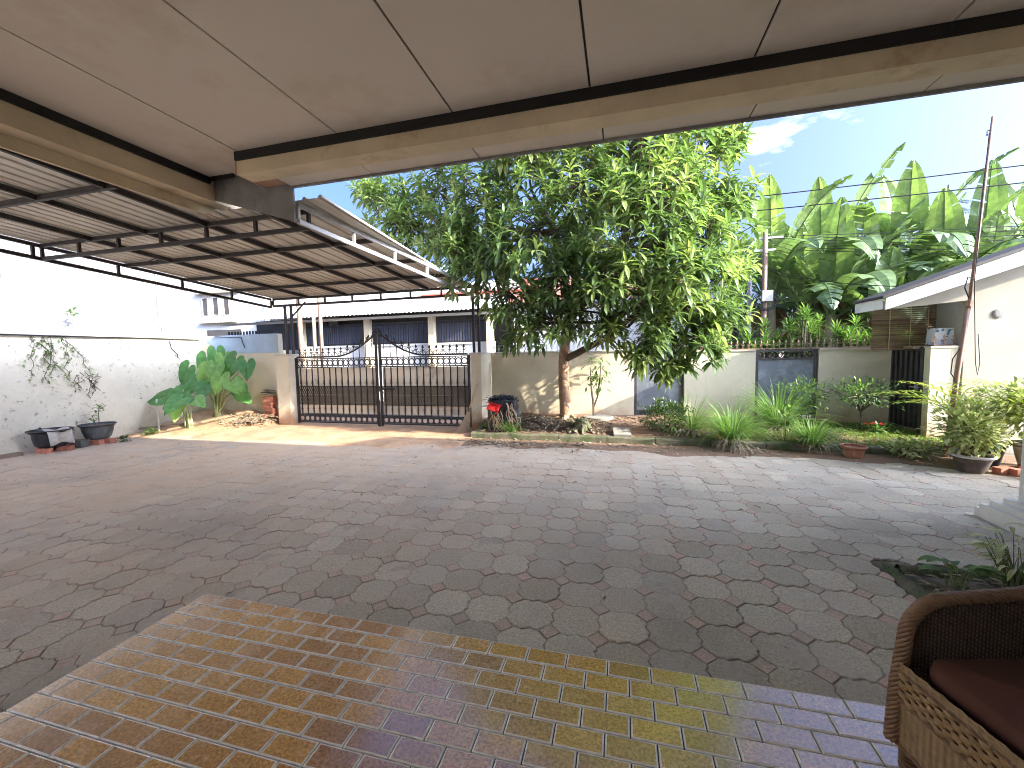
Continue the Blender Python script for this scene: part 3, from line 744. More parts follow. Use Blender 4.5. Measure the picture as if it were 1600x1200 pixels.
# ------------------------------------------------------------------ garden bed and kerb
def bed_z(x, y):
    k = (y-7.6)/1.5; return .015+.19*max(0, min(1, k))**.8*(1-.55*max(0, min(1, (x-2.6)/2)))+.02*hn(x*1.7, y*1.7)
def kerb_y(x): return 7.52-.035*max(0, x+.5)
mb = MB()
mb.grid(lambda u, v: (-2.85+u*8.1, kerb_y(-2.85+u*8.1)+.10+v*(9.16-kerb_y(-2.85+u*8.1)-.10), bed_z(-2.85+u*8.1, kerb_y(-2.85+u*8.1)+.1+v*1.45)), 90, 22)
struct(mb.build('garden_bed', 'soil', smooth=True))
kb = thing('garden_kerb', 'mossy low concrete kerb edging the garden bed', 'kerb', (1, 7.5, -.13))
x = -2.85
while x < 5.1:
    w = U(.75, .95); x1 = min(5.2, x+w)
    def fk(m):
        n = 8; vs = []
        for i in range(n+1):
            xx = x+.006+(x1-x-.012)*i/n; y = kerb_y(xx)+.006*hn(xx*5, 1); h = .03+.012*hn(xx*4, 2); 
            vs += [(xx, y, -.16), (xx, y+.005, h-.02), (xx, y+.022, h), (xx, y+.12, h+.004), (xx, y+.125, -.1)]
        fs = [(5*i+k, 5*i+5+k, 5*i+6+k, 5*i+1+k) for i in range(n) for k in range(4)]+[(0, 1, 2, 3, 4), tuple(range(5*n+4, 5*n-1, -1))]
        m.add(vs, fs)
    part(fk, 'kerb_stone', 'mossy_concrete', kb); x = x1
m_ = MB(); m_.obox((.02, 7.72, .06), (.15, .16, .05), Matrix.Rotation(.06, 3, 'Z') @ Matrix.Rotation(.22, 3, 'X'))
tag(m_.build('concrete_slab', 'concrete'), 'small mossy concrete slab lying on the garden kerb', 'slab')
m_ = MB(); m_.lathe([(0, -.02), (.30, -.02), (.31, .03), (.27, .04), (0, .04)], (-.45, 8.75, .18), 18)
tag(m_.build('round_cover', 'concrete'), 'round grey concrete disc lying by the wall behind the tree stump', 'disc')
# old mossy stump
st = thing('tree_stump', 'low mossy root stump beside the tree trunk', 'stump', (-.72, 8.0, .05))
m_ = MB(); m_.lathe([(.20, 0), (.17, .08), (.13, .18), (.10, .24), (.0, .25)], (-.72, 8.0, .02), 12)
for k in range(7):
    a = k*.9+.3; m_.tube([(-.72+.08*math.cos(a), 8+.08*math.sin(a), .18), (-.72+.2*math.cos(a), 8+.2*math.sin(a), .07), (-.72+.36*math.cos(a), 8+.36*math.sin(a), .03)], [.05, .035, .015], 6)
m_.build('trunk', 'mossy_concrete', st)
m_ = MB()
for i in range(150):
    a = U(0, 6.28); r_ = U(0, .2); m_.blade((-.78+r_*math.cos(a), 7.98+r_*math.sin(a), .16+U(0, .1)), (math.cos(a), math.sin(a), U(.2, 1)), U(.04, .1), .025, .7, 2, t=rnd.random())
m_.build('moss', 'leaf_bush', st)

# lawn and weeds in the bed (uncountable)
m_ = MB()
def tuft(x, y, n, h, t0):
    z = bed_z(x, y) if -2.8 < x < 5.2 and kerb_y(x)+.1 < y < 9.1 else YARD
    for k in range(n):
        a = U(0, 6.28); l = U(.4, 1)*h
        m_.blade((x+U(-.03, .03), y+U(-.03, .03), z-.005), (math.cos(a)*U(.2, 1), math.sin(a)*U(.2, 1), U(.4, 1.2)), l, U(.005, .010), .8, 2, t=max(0, min(1, t0+U(-.35, .35))))
for i in range(4600):
    x = U(.9, 5.1); y = U(kerb_y(x)+.1, 9.0)
    d = hn(x*.9, y*1.2)+(x-2.5)*.25+U(-.6, .6)
    if d < -.35: continue
    tuft(x, y, 5, U(.05, .11), .6)
for i in range(420):
    x = U(-2.7, 1); y = U(kerb_y(x)+.02, kerb_y(x)+.14); tuft(x, y, 4, .035, .2)
tag(m_.build('lawn_grass', 'leaf_lawn'), 'short green lawn grass and weeds growing in the garden bed', 'grass', kind='stuff')
# broad-leaved ground cover
m_ = MB()
for i in range(900):
    x = U(2.9, 5.05); y = U(kerb_y(x)+.05, 8.9)
    if hn(x*1.4, y*1.9)+U(-.5, .5) < .1: continue
    a = U(0, 6.28); m_.blade((x, y, bed_z(x, y)+U(.01, .08)), (math.cos(a), math.sin(a), U(.1, .6)), U(.05, .09), U(.03, .05), .6, 2, t=U(.2, 1))
tag(m_.build('ground_cover', 'leaf_small'), 'low broad-leaved ground cover spilling over the lawn', 'ground cover', kind='stuff')
# leaf litter
m_ = MB()
def fallen(x, y, z, s_, t):
    a = U(0, 6.28); d = Vector((math.cos(a), math.sin(a), U(-.2, .35)))
    m_.blade((x, y, z), d, s_, s_*.36, U(-.5, .9), 3, U(-.3, .8), t)
for i in range(1500):
    x = U(-2.6, -.5)+U(-.3, .3); y = U(7.75, 8.75); k = max(0, 1-abs((x+1.5)/1.2))*max(0, 1-abs((y-8.15)/.6))
    fallen(x, y, bed_z(x, y)+U(0, .16)*k+.01, U(.06, .15), rnd.random())
for i in range(420):
    x = U(-2.7, 3.2); y = U(7.6, 8.9); fallen(x, y, bed_z(x, y)+.012, U(.06, .14), rnd.random())
for i in range(620):
    x = U(-3.3, 2.6); x = x if rnd.random() < .5 else U(-3.2, -.6); y = 7.48-abs(rnd.gauss(0, .35)); fallen(x, y, YARD+.03, U(.04, .11), rnd.random())
for i in range(150):
    x = U(-8.5, 5); y = U(3.8, 7); fallen(x, y, YARD+.012, U(.03, .09), rnd.random())
for i in range(30):
    x = U(-10.5, 4); y = U(2.3, 4); fallen(x, y, YARD+.008, U(.02, .05), rnd.random())
tag(m_.build('leaf_litter', 'litter'), 'dry brown leaves fallen under the tree and over the yard', 'fallen leaves', kind='stuff')

# ================================================================== the big tree
tree = thing('tree', 'big broad-crowned tree with long glossy leaves over the garden wall', 'tree', (-1.13, 8.78, .12))
m_ = MB()
trunk_pts = [(-1.10, 8.76, .0), (-1.12, 8.76, .2), (-1.15, 8.76, .6), (-1.17, 8.74, 1.0), (-1.16, 8.70, 1.4), (-1.10, 8.62, 1.9), (-1.0, 8.5, 2.4)]
m_.tube(trunk_pts, [.22, .145, .122, .115, .11, .11, .10], 14)
for k in range(6):
    a = k*1.05+.4; m_.tube([(-1.12+.1*math.cos(a), 8.76+.1*math.sin(a), .22), (-1.12+.26*math.cos(a), 8.76+.26*math.sin(a), .13), (-1.12+.45*math.cos(a), 8.76+.45*math.sin(a), .06)], [.06, .045, .02], 6)
m_.build('trunk', 'bark', tree, smooth=True)
L8 = [(-4.75, 4.75, 8.3, .72), (-4.1, 4.15, 8.2, .72), (-3.4, 4.0, 8.0, .7), (-3.55, 4.85, 8.7, .72), (-2.85, 3.3, 7.7, .75), (-2.6, 4.5, 7.7, .85), (-1.75, 5.35, 7.6, .95),
      (-2.1, 2.75, 7.6, .75), (-1.5, 3.9, 7.3, 1.0), (-1.75, 2.05, 7.7, .55), (-.75, 4.7, 7.3, 1.0), (-.6, 6.1, 8.0, 1.0), (.1, 3.4, 7.2, 1.0), (.35, 5.2, 7.5, 1.0),
      (-.75, 2.35, 7.3, .72), (1.15, 4.5, 7.7, .9), (1.1, 5.9, 8.1, .9), (1.45, 3.4, 7.6, .8), (1.1, 2.35, 7.4, .75), (.45, 1.55, 7.3, .5), (1.35, 1.75, 7.4, .5),
      (1.8, 5.2, 8.2, .45), (-1.9, 5.6, 9.2, .9), (.6, 4.3, 9.3, 1.0), (-3.0, 3.7, 9.3, .8), (-.8, 3.6, 9.6, 1.0), (.3, 2.7, 8.6, .8), (1.75, 2.9, 8.3, .55), (-2.6, 5.9, 8.4, .7), (.25, 6.6, 8.6, .8),
      (-5.15, 5.1, 8.4, .4), (1.5, 6.0, 7.6, .55), (1.85, 4.1, 7.9, .45), (.95, 1.35, 7.4, .35), (-1.2, 3.0, 7.2, .6), (.6, 2.0, 7.2, .45), (-1.25, 2.15, 7.3, .55), (-.3, 1.95, 7.4, .42), (-.3, 2.9, 7.0, .7), (1.0, 3.0, 7.0, .7), (1.75, 2.2, 7.6, .45), (-3.2, 3.75, 7.6, .5), (-2.3, 3.7, 7.3, .6), (.5, 4.3, 6.9, .8), (-4.5, 4.3, 8.0, .5), (-1.1, 5.9, 7.6, .8), (.5, 6.2, 7.9, .8)]
lobes = [(Vector((x*y/8, y, 1.55+(z-1.55)*y/8)), r_) for x, z, y, r_ in L8]
# limbs out to every lobe
m_ = MB(); fork = Vector(trunk_pts[-1]); mains = [Vector((-2.6, 8.3, 3.5)), Vector((-1.3, 8.0, 4.0)), Vector((0, 8.2, 3.6)), Vector((.6, 7.9, 2.5)), Vector((-.5, 8.8, 4.6))]
for q in mains:
    st0 = Vector(trunk_pts[4]) if q.z < 3 else fork
    a = st0.lerp(q, .5)+Vector((U(-.1, .1), U(-.1, .1), -.12)); m_.tube([st0, a, q], [.075, .06, .042], 9)
for c_, r_ in lobes:
    q = min(mains, key=lambda s: (s-c_).length); a = q.lerp(c_, .5)+Vector((U(-.15, .15), U(-.1, .1), U(-.25, .05)))
    m_.tube([q, a, c_, c_+(c_-q).normalized()*r_*.5], [.036, .027, .017, .008], 6)
tips = []
for c_, r_ in lobes:
    n = int(74*r_*r_)+10
    for i in range(n):
        d = rdir(-.75, 1); k = U(.45, 1.12); p = c_+Vector((d.x, d.y*.9, d.z))*r_*k
        if p.z < 1.0: continue
        if any((p-c2).length < r2*.42 for c2, r2 in lobes if c2 is not c_) and rnd.random() < .6: continue
        tips.append((p, d, c_, r_, k))
for p, d, c_, r_, k in tips[::2]:
    a = c_.lerp(p, .1); m_.tube([a, a.lerp(p, .6)+Vector((0, 0, -.05)), p], [.014, .009, .005], 4)
m_.build('limbs', 'branch', tree)
m_ = MB()
for p, d, c_, r_, k in tips:
    ax = (d+Vector((0, 0, .9))).normalized(); fresh = rnd.random() < .28; old = rnd.random() < .25
    nl = rnd.randint(9, 13); t0 = U(.55, .95) if fresh else (U(.0, .25) if old else U(.2, .6))
    x_ = ax.orthogonal().normalized(); y_ = ax.cross(x_)
    for j in range(nl):
        a = j*2.4+U(-.3, .3); lv = j/nl; pol = 1.75-1.25*lv
        dd = (x_*math.cos(a)+y_*math.sin(a))*math.sin(pol)+ax*math.cos(pol)
        L = U(.21, .35)*(1-.35*lv); base = p-ax*(.14*(1-lv))
        m_.blade(base, dd, L, L*U(.23, .30), U(.6, 1.25), 3, .3, min(1, max(0, t0+.22*lv+U(-.12, .12))))
tag(m_.build('crown', 'leaf_tree', tree))

# sapling by the wall
sp_ = thing('sapling', 'thin young sapling with drooping leaves against the yellowish wall', 'sapling', (-.52, 8.82, .15))
part(lambda m: (m.tube([(-.55, 8.82, .14), (-.56, 8.82, .45), (-.60, 8.82, .8), (-.62, 8.80, 1.25)], [.03, .024, .018, .008], 7), m.tube([(-.55, 8.82, .4), (-.47, 8.81, .62), (-.42, 8.80, 1.0), (-.40, 8.8, 1.3)], [.02, .018, .014, .008], 6)), 'trunk', 'branch', sp_)
m_ = MB()
for i in range(90):
    z = U(.75, 1.45); x = (-.60 if rnd.random() < .5 else -.42)+U(-.14, .14); a = U(0, 6.28)
    m_.blade((x, 8.8+U(-.12, .12), z), (math.cos(a), math.sin(a), U(-.6, .3)), U(.14, .24), .045, 1.3, 3, t=U(.1, .8))
m_.build('crown', 'leaf_tree', sp_)

# ------------------------------------------------------------------ clumps and shrubs in the bed
def grass_clump(x, y, z, n, h, spread, label, dead=0, lean=0):
    o = thing('grass_clump', label, 'grass clump', (x, y, z), 'long-bladed grass clumps')
    m_ = MB()
    for i in range(n):
        a = U(0, 6.28); r_ = U(0, .10)*spread; e = U(.25, 1)
        d = Vector((math.cos(a)*e+lean, math.sin(a)*e, U(.9, 1.9)))
        m_.blade((x+r_*math.cos(a), y+r_*math.sin(a), z), d, h*U(.65, 1.15), U(.014, .024), U(.9, 2.0)*spread, 6, .4, min(1, max(0, U(.1, .85))), shape=lambda t: (1-t)**.6*min(1, .5+t*3))
    m_.build('blades', 'leaf_grass', o)
    if dead:
        m_ = MB()
        for i in range(dead):
            a = U(3.5, 5.9); m_.blade((x+U(-.08, .08), y+U(-.08, .02), z+.05), (math.cos(a), math.sin(a), U(.1, .5)), h*U(.4, .75), .014, U(1.4, 2.2), 5, .3, rnd.random())
        m_.build('dead_blades', 'litter', o)
    return o
grass_clump(1.80, 7.46, .0, 330, .86, 1.25, 'large pale green lemongrass clump spilling over the kerb', 70)
grass_clump(2.72, 8.30, .08, 260, 1.05, 1.0, 'tall upright lemongrass clump in front of the blotchy metal panel', 20)
grass_clump(2.92, 7.42, .0, 260, .54, 1.1, 'bright green grass clump beside the small terracotta bowl', 20)
grass_clump(1.25, 7.95, .06, 60, .85, .9, 'sparse wiry grass clump between round bush and lemongrass', 40, .1)
grass_clump(-2.08, 7.72, .02, 130, .34, 1.1, 'small striped grass tuft at the foot of the black sack')

def leafy(name, label, cat, base, stems, n, L, W, mat, zone, droop=.5, stemmat='branch', tr=(.1, .9), group=None, seg=3):
    o = thing(name, label, cat, base, group); b0 = Vector(base)
    m_ = MB()
    for s in stems: m_.tube([b0+Vector(q) for q in s[0]], s[1], 6)
    m_.build('stem', stemmat, o)
    m_ = MB()
    for i in range(n):
        p, d = zone(); m_.blade(b0+p, d, L*U(.7, 1.2), W*U(.8, 1.2), droop*U(.6, 1.4), seg, .3, U(*tr))
    m_.build('foliage', mat, o); return o
def ell(cx, cy, cz, rx, ry, rz, shell=.6, zmin=-1):
    def f():
        while True:
            d = rdir(-1, 1); k = U(shell, 1.0); p = Vector((d.x*rx*k, d.y*ry*k, d.z*rz*k))
            bumpy = 1+.22*math.sin(d.x*7+1)*math.sin(d.y*6)+.18*math.sin(d.z*9+d.x*4)
            p *= bumpy
            if d.z > zmin: return Vector((cx, cy, cz))+p, (d+Vector((U(-.6, .6), U(-.6, .6), U(-.2, .8))))
    return f
leafy('round_bush', 'dense dark round bush beside the concrete slab', 'bush', (.78, 7.92, .03), [([(0, 0, 0), (-.1+.05*k, .02*k-.03, .2), (-.24+.12*k, .08-.04*k, .42)], [.02, .014, .006]) for k in range(5)], 1500, .055, .035, 'leaf_bush', ell(0, 0, .30, .47, .38, .29, .55, -.8))
def smalltree(base, zc, rx, rz, label, n=620):
    st_ = [([(0, 0, 0), (.02, 0, .22), (0, 0, .36)], [.022, .018, .014])]+[([(0, 0, .34), (rx*.45*math.cos(a), rx*.45*math.sin(a), zc-.05), (rx*.9*math.cos(a), rx*.8*math.sin(a), zc+U(-.05, .12))], [.012, .008, .003]) for a in [k*.8 for k in range(8)]]
    return leafy('small_tree', label, 'small tree', base, st_, n, .075, .034, 'leaf_small', ell(0, 0, zc, rx, rx*.8, rz, .3), .5, group='small airy trees by the wall')
smalltree((4.05, 8.45, .08), .68, .60, .24, 'small airy tree with flat crown before the cream wall')
smalltree((3.30, 8.62, .10), .62, .46, .28, 'small leafy tree at the edge of the blotchy metal panel', 420)
leafy('flowering_plant', 'low plant with red flowers under the small airy tree', 'plant', (4.22, 8.3, .06), [([(0, 0, 0), (.02, 0, .15)], [.008, .004])], 90, .09, .04, 'leaf_small', ell(0, 0, .09, .2, .15, .08, .2))
fp = [o for o in bpy.data.objects if o.name == 'flowering_plant'][0]
for i in range(7):
    m_ = MB(); p = Vector((4.12+U(-.1, .15), 8.22+U(-.08, .08), .20+U(-.03, .06)))
    for j in range(5): a = j*1.257; m_.blade(p, (math.cos(a), math.sin(a), .5), .04, .03, .5, 2, t=0)
    m_.build('flower_head', 'plastic_red', fp)

leafy('weed', 'upright leafy weed between the two lemongrass clumps', 'weed', (2.62, 7.65, .03), [([(0, 0, 0), (.02, 0, .3), (.03, 0, .5)], [.008, .006, .003])], 120, .09, .045, 'leaf_small', ell(.02, 0, .36, .14, .12, .24, .1))

# ------------------------------------------------------------------ pots
def pot(name, label, x, y, z, prof, mat, rim=None, soil=True, group=None, n=28):
    o = thing(name, label, 'pot', (x, y, z), group)
    m_ = MB(); m_.lathe([(0, 0)]+prof, (x, y, z), n); m_.build('bowl', mat, o, smooth=False)
    r_, h = prof[-1]
    m_ = MB(); m_.tube([((r_+.004)*math.cos(a)+x, (r_+.004)*math.sin(a)+y, z+h) for a in [i*2*math.pi/n for i in range(n)]], rim[1] if rim else .012, 8, closed=True); m_.build('rim', rim[0] if rim else mat, o, smooth=True)
    m_ = MB(); m_.lathe([(prof[-1][0]*.97, h-.035), (prof[-1][0]*.5, h-.02), (0, h-.03)], (x, y, z), n); m_.build('soil', 'soil', o)
    return o
def brick(x, y, z, rz, label, grp, s_=(.115, .055, .045)):
    m_ = MB(); mt = Matrix.Rotation(rz, 3, 'Z'); m_.obox((x, y, z+s_[2]), s_, mt)
    return tag(m_.build('brick', 'brick_red'), label, 'brick', grp)
# left side, along the white wall
PX, PY = -10.35, 5.2
for k, (dx, dy, a) in enumerate(((-.16, -.02, .3), (.06, -.14, .1), (.17, .1, .5), (-.02, .16, .2))):
    brick(PX+dx, PY+dy, YARD, a, 'red brick propping up the black bowl pot', 'bricks under the black bowl pot')
pot('bowl_pot', 'black plastic bowl pot with cloth draped over the rim by the white wall', PX, PY, YARD+.092, [(.17, 0), (.22, .04), (.245, .16), (.255, .28), (.29, .30), (.30, .315)], 'pot_black', group='bowl pots along the white wall')
QX, QY = -10.35, 5.92
for k, (dx, dy, a) in enumerate(((.10, -.10, .2), (.2, .05, .1), (-.12, .05, .4))):
    brick(QX+dx, QY+dy, YARD, a, 'red brick propping up the grey bowl pot', 'bricks under the grey bowl pot')
pot('bowl_pot', 'dark grey bowl pot holding a spindly seedling by the white wall', QX, QY, YARD+.092, [(.15, 0), (.20, .05), (.235, .16), (.25, .27), (.275, .285), (.28, .30)], 'pot_grey', group='bowl pots along the white wall')
m_ = MB()
m_.grid(lambda u, v: (PX+.02+.30*u+.03*math.sin(v*7), PY-.18+.34*v, YARD+.42+.025*math.sin(u*5+v*6)-max(0, u-.82)*1.4), 14, 12)
o = m_.build('cloth', 'cloth_grey', smooth=True); tag(o, 'crumpled grey-brown cloth draped over the black bowl pot', 'cloth')
sol = o.modifiers.new('solid', 'SOLIDIFY'); sol.thickness = .006
m_ = MB(); m_.lathe([(.09, 0), (.06, .05), (.0, .11)], (PX-.12, PY-.08, YARD+.36), 8); tag(m_.build('black_cone', 'pot_black'), 'small pointed black plastic scrap sticking out of the black bowl pot', 'scrap')
m_ = MB()
m_.obox((-10.30, 5.56, YARD+.07), (.13, .10, .07), Matrix.Rotation(.4, 3, 'Z')); tag(m_.build('stone', 'pot_grey'), 'dark stone lying between the two bowl pots', 'stone')
leafy('seedling', 'spindly seedling growing in the dark grey bowl pot', 'seedling', (QX, QY, YARD+.36), [([(.05, 0, 0), (.06, 0, .2), (.07, 0, .38)], [.008, .006, .003]), ([(-.04, 0, 0), (-.1, 0, .14), (-.16, 0, .22)], [.005, .004, .002])], 60, .08, .035, 'leaf_small', lambda: ((Vector((.07+U(-.06, .06), U(-.06, .06), U(.28, .42))), rdir(-.5, .8)) if rnd.random() < .6 else (Vector((-.12+U(-.1, .12), U(-.08, .08), U(.1, .26))), rdir(-.6, .5))))
leafy('creeping_fern', 'small fern patch beside the brick under the grey pot', 'fern', (-9.98, 6.12, YARD), [([(0, 0, 0), (0, 0, .05)], [.004, .003])], 60, .08, .03, 'leaf_bush', ell(0, 0, .04, .14, .1, .05, .1))
m_ = MB(); m_.obox((-10.52, 4.55, YARD+.03), (.08, .3, .03), Matrix.Rotation(-.05, 3, 'Z')); tag(m_.build('timber_offcut', 'wood_old'), 'dark timber offcut at the foot of the white wall', 'timber')
# vine on the white wall
vn = thing('wall_vine', 'straggling green vine creeping down the white side wall', 'vine', (-10.78, 5.5, .9)); m_ = MB(); m2 = MB()
for s in range(10):
    y, z = U(5.22, 5.8), 2.1; pts = []
    for k in range(int(U(6, 14))):
        pts.append((-10.79, y, z)); y += U(-.06, .075); z -= U(.05, .11)
        for q in range(3):
            if rnd.random() < .75: m2.blade((-10.785, y+U(-.05, .05), z+U(-.05, .05)), (U(.2, .7), U(-1, 1), U(-1, .5)), U(.035, .075), U(.02, .04), .4, 2, t=U(.1, 1))
    m_.tube(pts, .004, 4)
m_.build('stem', 'branch', vn); m2.build('foliage', 'leaf_small', vn)
vn = thing('wall_vine', 'dark dried creeper patch on the white wall above the grey pot', 'vine', (-10.78, 6.1, .9)); m_ = MB(); m2 = MB()
for s in range(9):
    y, z = U(5.85, 6.3), U(1.1, 1.45); pts = []
    for k in range(7):
        pts.append((-10.79, y, z)); y += U(-.08, .08); z -= U(.02, .08)
        if rnd.random() < .6: m2.blade((-10.785, y, z), (U(.2, .6), U(-1, 1), U(-1, .5)), U(.03, .06), .025, .4, 2, t=U(0, .3))
    m_.tube(pts, .005, 4)
m_.build('stem', 'branch', vn); m2.build('foliage', 'leaf_bush', vn)
leafy('wall_seedling', 'tiny seedling sprouting from the blue coping of the side wall', 'seedling', (-10.9, 5.98, 2.27), [([(0, 0, 0), (.0, .01, .2), (.0, -.02, .36)], [.006, .004, .002])], 14, .10, .05, 'leaf_small', lambda: (Vector((0, U(-.05, .05), U(.22, .38))), rdir(-.2, .8)))
# right side pots and bricks
pot('bowl_pot', 'brown bowl pot with pale rim at the lawn corner', 4.42, 6.62, YARD, [(.125, 0), (.15, .08), (.175, .16), (.185, .20), (.195, .215)], 'pot_brown', ('pot_rim', .018), group='pots by the small house')
pot('flower_pot', 'tapered black pot behind the brown bowl pot', 4.86, 7.05, YARD, [(.12, 0), (.15, .14), (.185, .30), (.20, .31)], 'pot_black', group='pots by the small house')
pot('flower_pot', 'weathered concrete pot with rosette plant standing on bricks', 5.12, 6.75, YARD+.095, [(.12, 0), (.15, .12), (.17, .24), (.19, .25), (.19, .27)], 'concrete_pot', group='pots by the small house')
for k, (x, y, a) in enumerate(((4.70, 6.55, .3), (4.83, 6.48, .15), (5.02, 6.62, .25), (4.92, 6.36, .5), (5.18, 6.85, .2))):
    brick(x, y, YARD, a, 'red brick lying by the concrete pot', 'bricks under the concrete pot', (.10, .05, .046))
pot('terracotta_bowl', 'small terracotta bowl standing in front of the bright grass clump', 3.36, 7.16, YARD, [(.10, 0), (.125, .08), (.135, .14), (.155, .155), (.155, .175)], 'terracotta')
o = thing('rosette_plant', 'pale green rosette plant in the concrete pot', 'plant', (5.12, 6.75, YARD+.34)); m_ = MB()
for i in range(26): a = i*2.4; m_.blade((5.12, 6.75, YARD+.345), (math.cos(a), math.sin(a), U(.3, 1.4)), U(.12, .2), .05, .8, 4, .3, U(.3, 1))
m_.build('foliage', 'leaf_drac', o)
leafy('variegated_shrub', 'cream and green variegated shrub in the brown bowl pot', 'shrub', (4.42, 6.62, YARD+.19), [([(0, 0, 0), (.03*k-.05, .02*k, .2), (.09*k-.15, .03*k, .42)], [.010, .007, .004]) for k in range(5)], 900, .095, .05, 'leaf_varieg', ell(.02, .05, .36, .40, .32, .36, .25), .6, group='variegated shrubs by the small house')
leafy('variegated_shrub', 'pale variegated shrub spreading above the concrete pot', 'shrub', (5.30, 6.95, YARD), [([(0, 0, 0), (-.1+.06*k, -.05+.03*k, .5), (-.3+.15*k, -.1+.05*k, .95)], [.014, .010, .005]) for k in range(6)], 1300, .10, .055, 'leaf_varieg', ell(-.05, -.05, .85, .62, .42, .36, .25), .6, group='variegated shrubs by the small house')
leafy('variegated_shrub', 'low variegated shrub trailing on to the lawn edge', 'shrub', (4.10, 7.22, YARD+.04), [([(0, 0, 0), (.1*k-.2, .05, .1), (.18*k-.36, .03, .16)], [.008, .006, .003]) for k in range(5)], 260, .08, .042, 'leaf_varieg', ell(.0, 0, .12, .42, .25, .13, .2), .6, group='variegated shrubs by the small house')
o = thing('areca_palm', 'yellow-green potted palm with feathery fronds against the small house', 'palm', (4.86, 7.06, YARD+.28))
for k in range(22):
    a = k*2.4+.3; m_ = MB(); e = U(.35, 1.0); L = U(1.0, 1.35); p = Vector((4.86+.05*math.cos(a), 7.06+.05*math.sin(a), YARD+.28)); d = Vector((math.cos(a)*e, math.sin(a)*e*.8, 2.0)).normalized(); pts = []; tt = U(.45, 1.0)
    for i in range(13):
        pts.append(p.copy()); p = p+d*(L/12); d = (d+Vector((math.cos(a)*.06, math.sin(a)*.06, -.11))).normalized()
    m_.tube(pts, [.008-.0005*i for i in range(13)], 5, t=tt)
    for i in range(4, 13):
        dd = (pts[i]-pts[i-1]).normalized(); sd = dd.cross(Vector((0, 0, 1))).normalized()
        for s in (-1, 1):
            m_.blade(pts[i], dd*.8+sd*s*1.0+Vector((0, 0, .25)), .36*(1-abs(i-8)/9), .028, .7, 3, .2, min(1, tt+U(-.15, .15)))
    m_.build('frond', 'leaf_palm', o)
leafy('leafy_shrub', 'green shrub filling the gap under the palm fronds', 'shrub', (4.92, 7.42, YARD), [([(0, 0, 0), (.05*k-.1, .02, .4), (.12*k-.24, .04, .8)], [.012, .009, .004]) for k in range(5)], 420, .10, .05, 'leaf_bush', ell(0, 0, .42, .30, .22, .30, .2), .6)

# ------------------------------------------------------------------ black sack heap, dustpan, broom
bx, by = -2.30, 8.0
m_ = MB()
def sack(u, v):
    a = u*2*math.pi; z = v*.78; r_ = .33*(1-.18*v)*(1+.10*math.sin(3*a+v*4)+.06*math.sin(7*a-v*9))*(1 if v < .88 else max(.02, 1-((v-.88)/.12)**2))
    return (bx+r_*math.cos(a)*1.05, by+r_*math.sin(a)*.8, -.06+z)
m_.grid(sack, 32, 18); sk = tag(m_.build('black_sack', 'bag_black', smooth=True), 'bulging black plastic sack of garden waste against the wall', 'sack')
m_ = MB()
for i in range(170):
    a = U(0, 6.28); m_.blade((bx+U(-.27, .27), by+U(-.2, .1), .58+U(0, .12)), (math.cos(a), math.sin(a)-.3, U(-.2, .7)), U(.08, .2), .04, 1.0, 3, t=0)
m_.build('crumpled_top', 'bag_black', sk)
m_ = MB()
for i in range(26):
    a = U(3.4, 6.0); x, y, z = bx+.3*math.cos(a), by+.28*math.sin(a), U(.15, .6); pts = []
    for k in range(7): pts.append((x, y-.02, z)); x += U(-.06, .09); y -= U(-.01, .02); z -= U(.02, .12)
    m_.tube([p for p in pts], U(.006, .012), 5)
tag(m_.build('dry_stalks', 'straw'), 'dry pale stalks drooping over the black sack', 'stalks', kind='stuff')
dp = thing('dustpan', 'red plastic dustpan lying on the black sack', 'dustpan', (bx-.10, by-.30, .45))
part(lambda m: (m.obox((bx-.12, by-.31, .50), (.12, .09, .006), Matrix.Rotation(.5, 3, 'X') @ Matrix.Rotation(.35, 3, 'Y')), m.obox((bx-.02, by-.33, .47), (.012, .09, .045), Matrix.Rotation(.5, 3, 'X') @ Matrix.Rotation(.35, 3, 'Y')), m.obox((bx-.10, by-.24, .545), (.12, .008, .04), Matrix.Rotation(.5, 3, 'X') @ Matrix.Rotation(.35, 3, 'Y'))), 'pan', 'plastic_red', dp)
part(lambda m: m.tube([(bx-.16, by-.24, .56), (bx-.34, by-.22, .52), (bx-.50, by-.24, .50)], .012, 6), 'handle', 'pot_rim', dp)
bm = thing('broom', 'palm-rib yard broom leaning on the gate pillar', 'broom', (-3.12, 8.15, YARD))
part(lambda m: m.tube([(-3.12, 8.18, .36), (-2.99, 8.37, .92)], .02, 7), 'handle', 'straw', bm)
m_ = MB()
for i in range(150):
    a = U(0, 6.28); r_ = U(.02, .17); m_.tube([(-3.11+U(-.02, .02), 8.19+U(-.02, .02), .40), (-3.16+r_*math.cos(a)*.5, 8.12+r_*math.sin(a)*.4, .15), (-3.22+r_*math.cos(a), 8.03+r_*math.sin(a)*.8, YARD+.02)], [.005, .005, .003], 3)
m_.build('bristles', 'straw', bm)
part(lambda m: m.tube([(-3.115, 8.185, .34), (-3.11, 8.195, .43)], .038, 10), 'binding', 'wood_old', bm)
leafy('weed', 'dark spiky weed at the foot of the broom pillar', 'weed', (-2.68, 7.9, YARD+.05), [([(0, 0, 0), (0, 0, .1)], [.005, .003])], 40, .18, .03, 'leaf_small', lambda: (Vector((0, 0, U(.02, .12))), rdir(.0, 1)), .9)

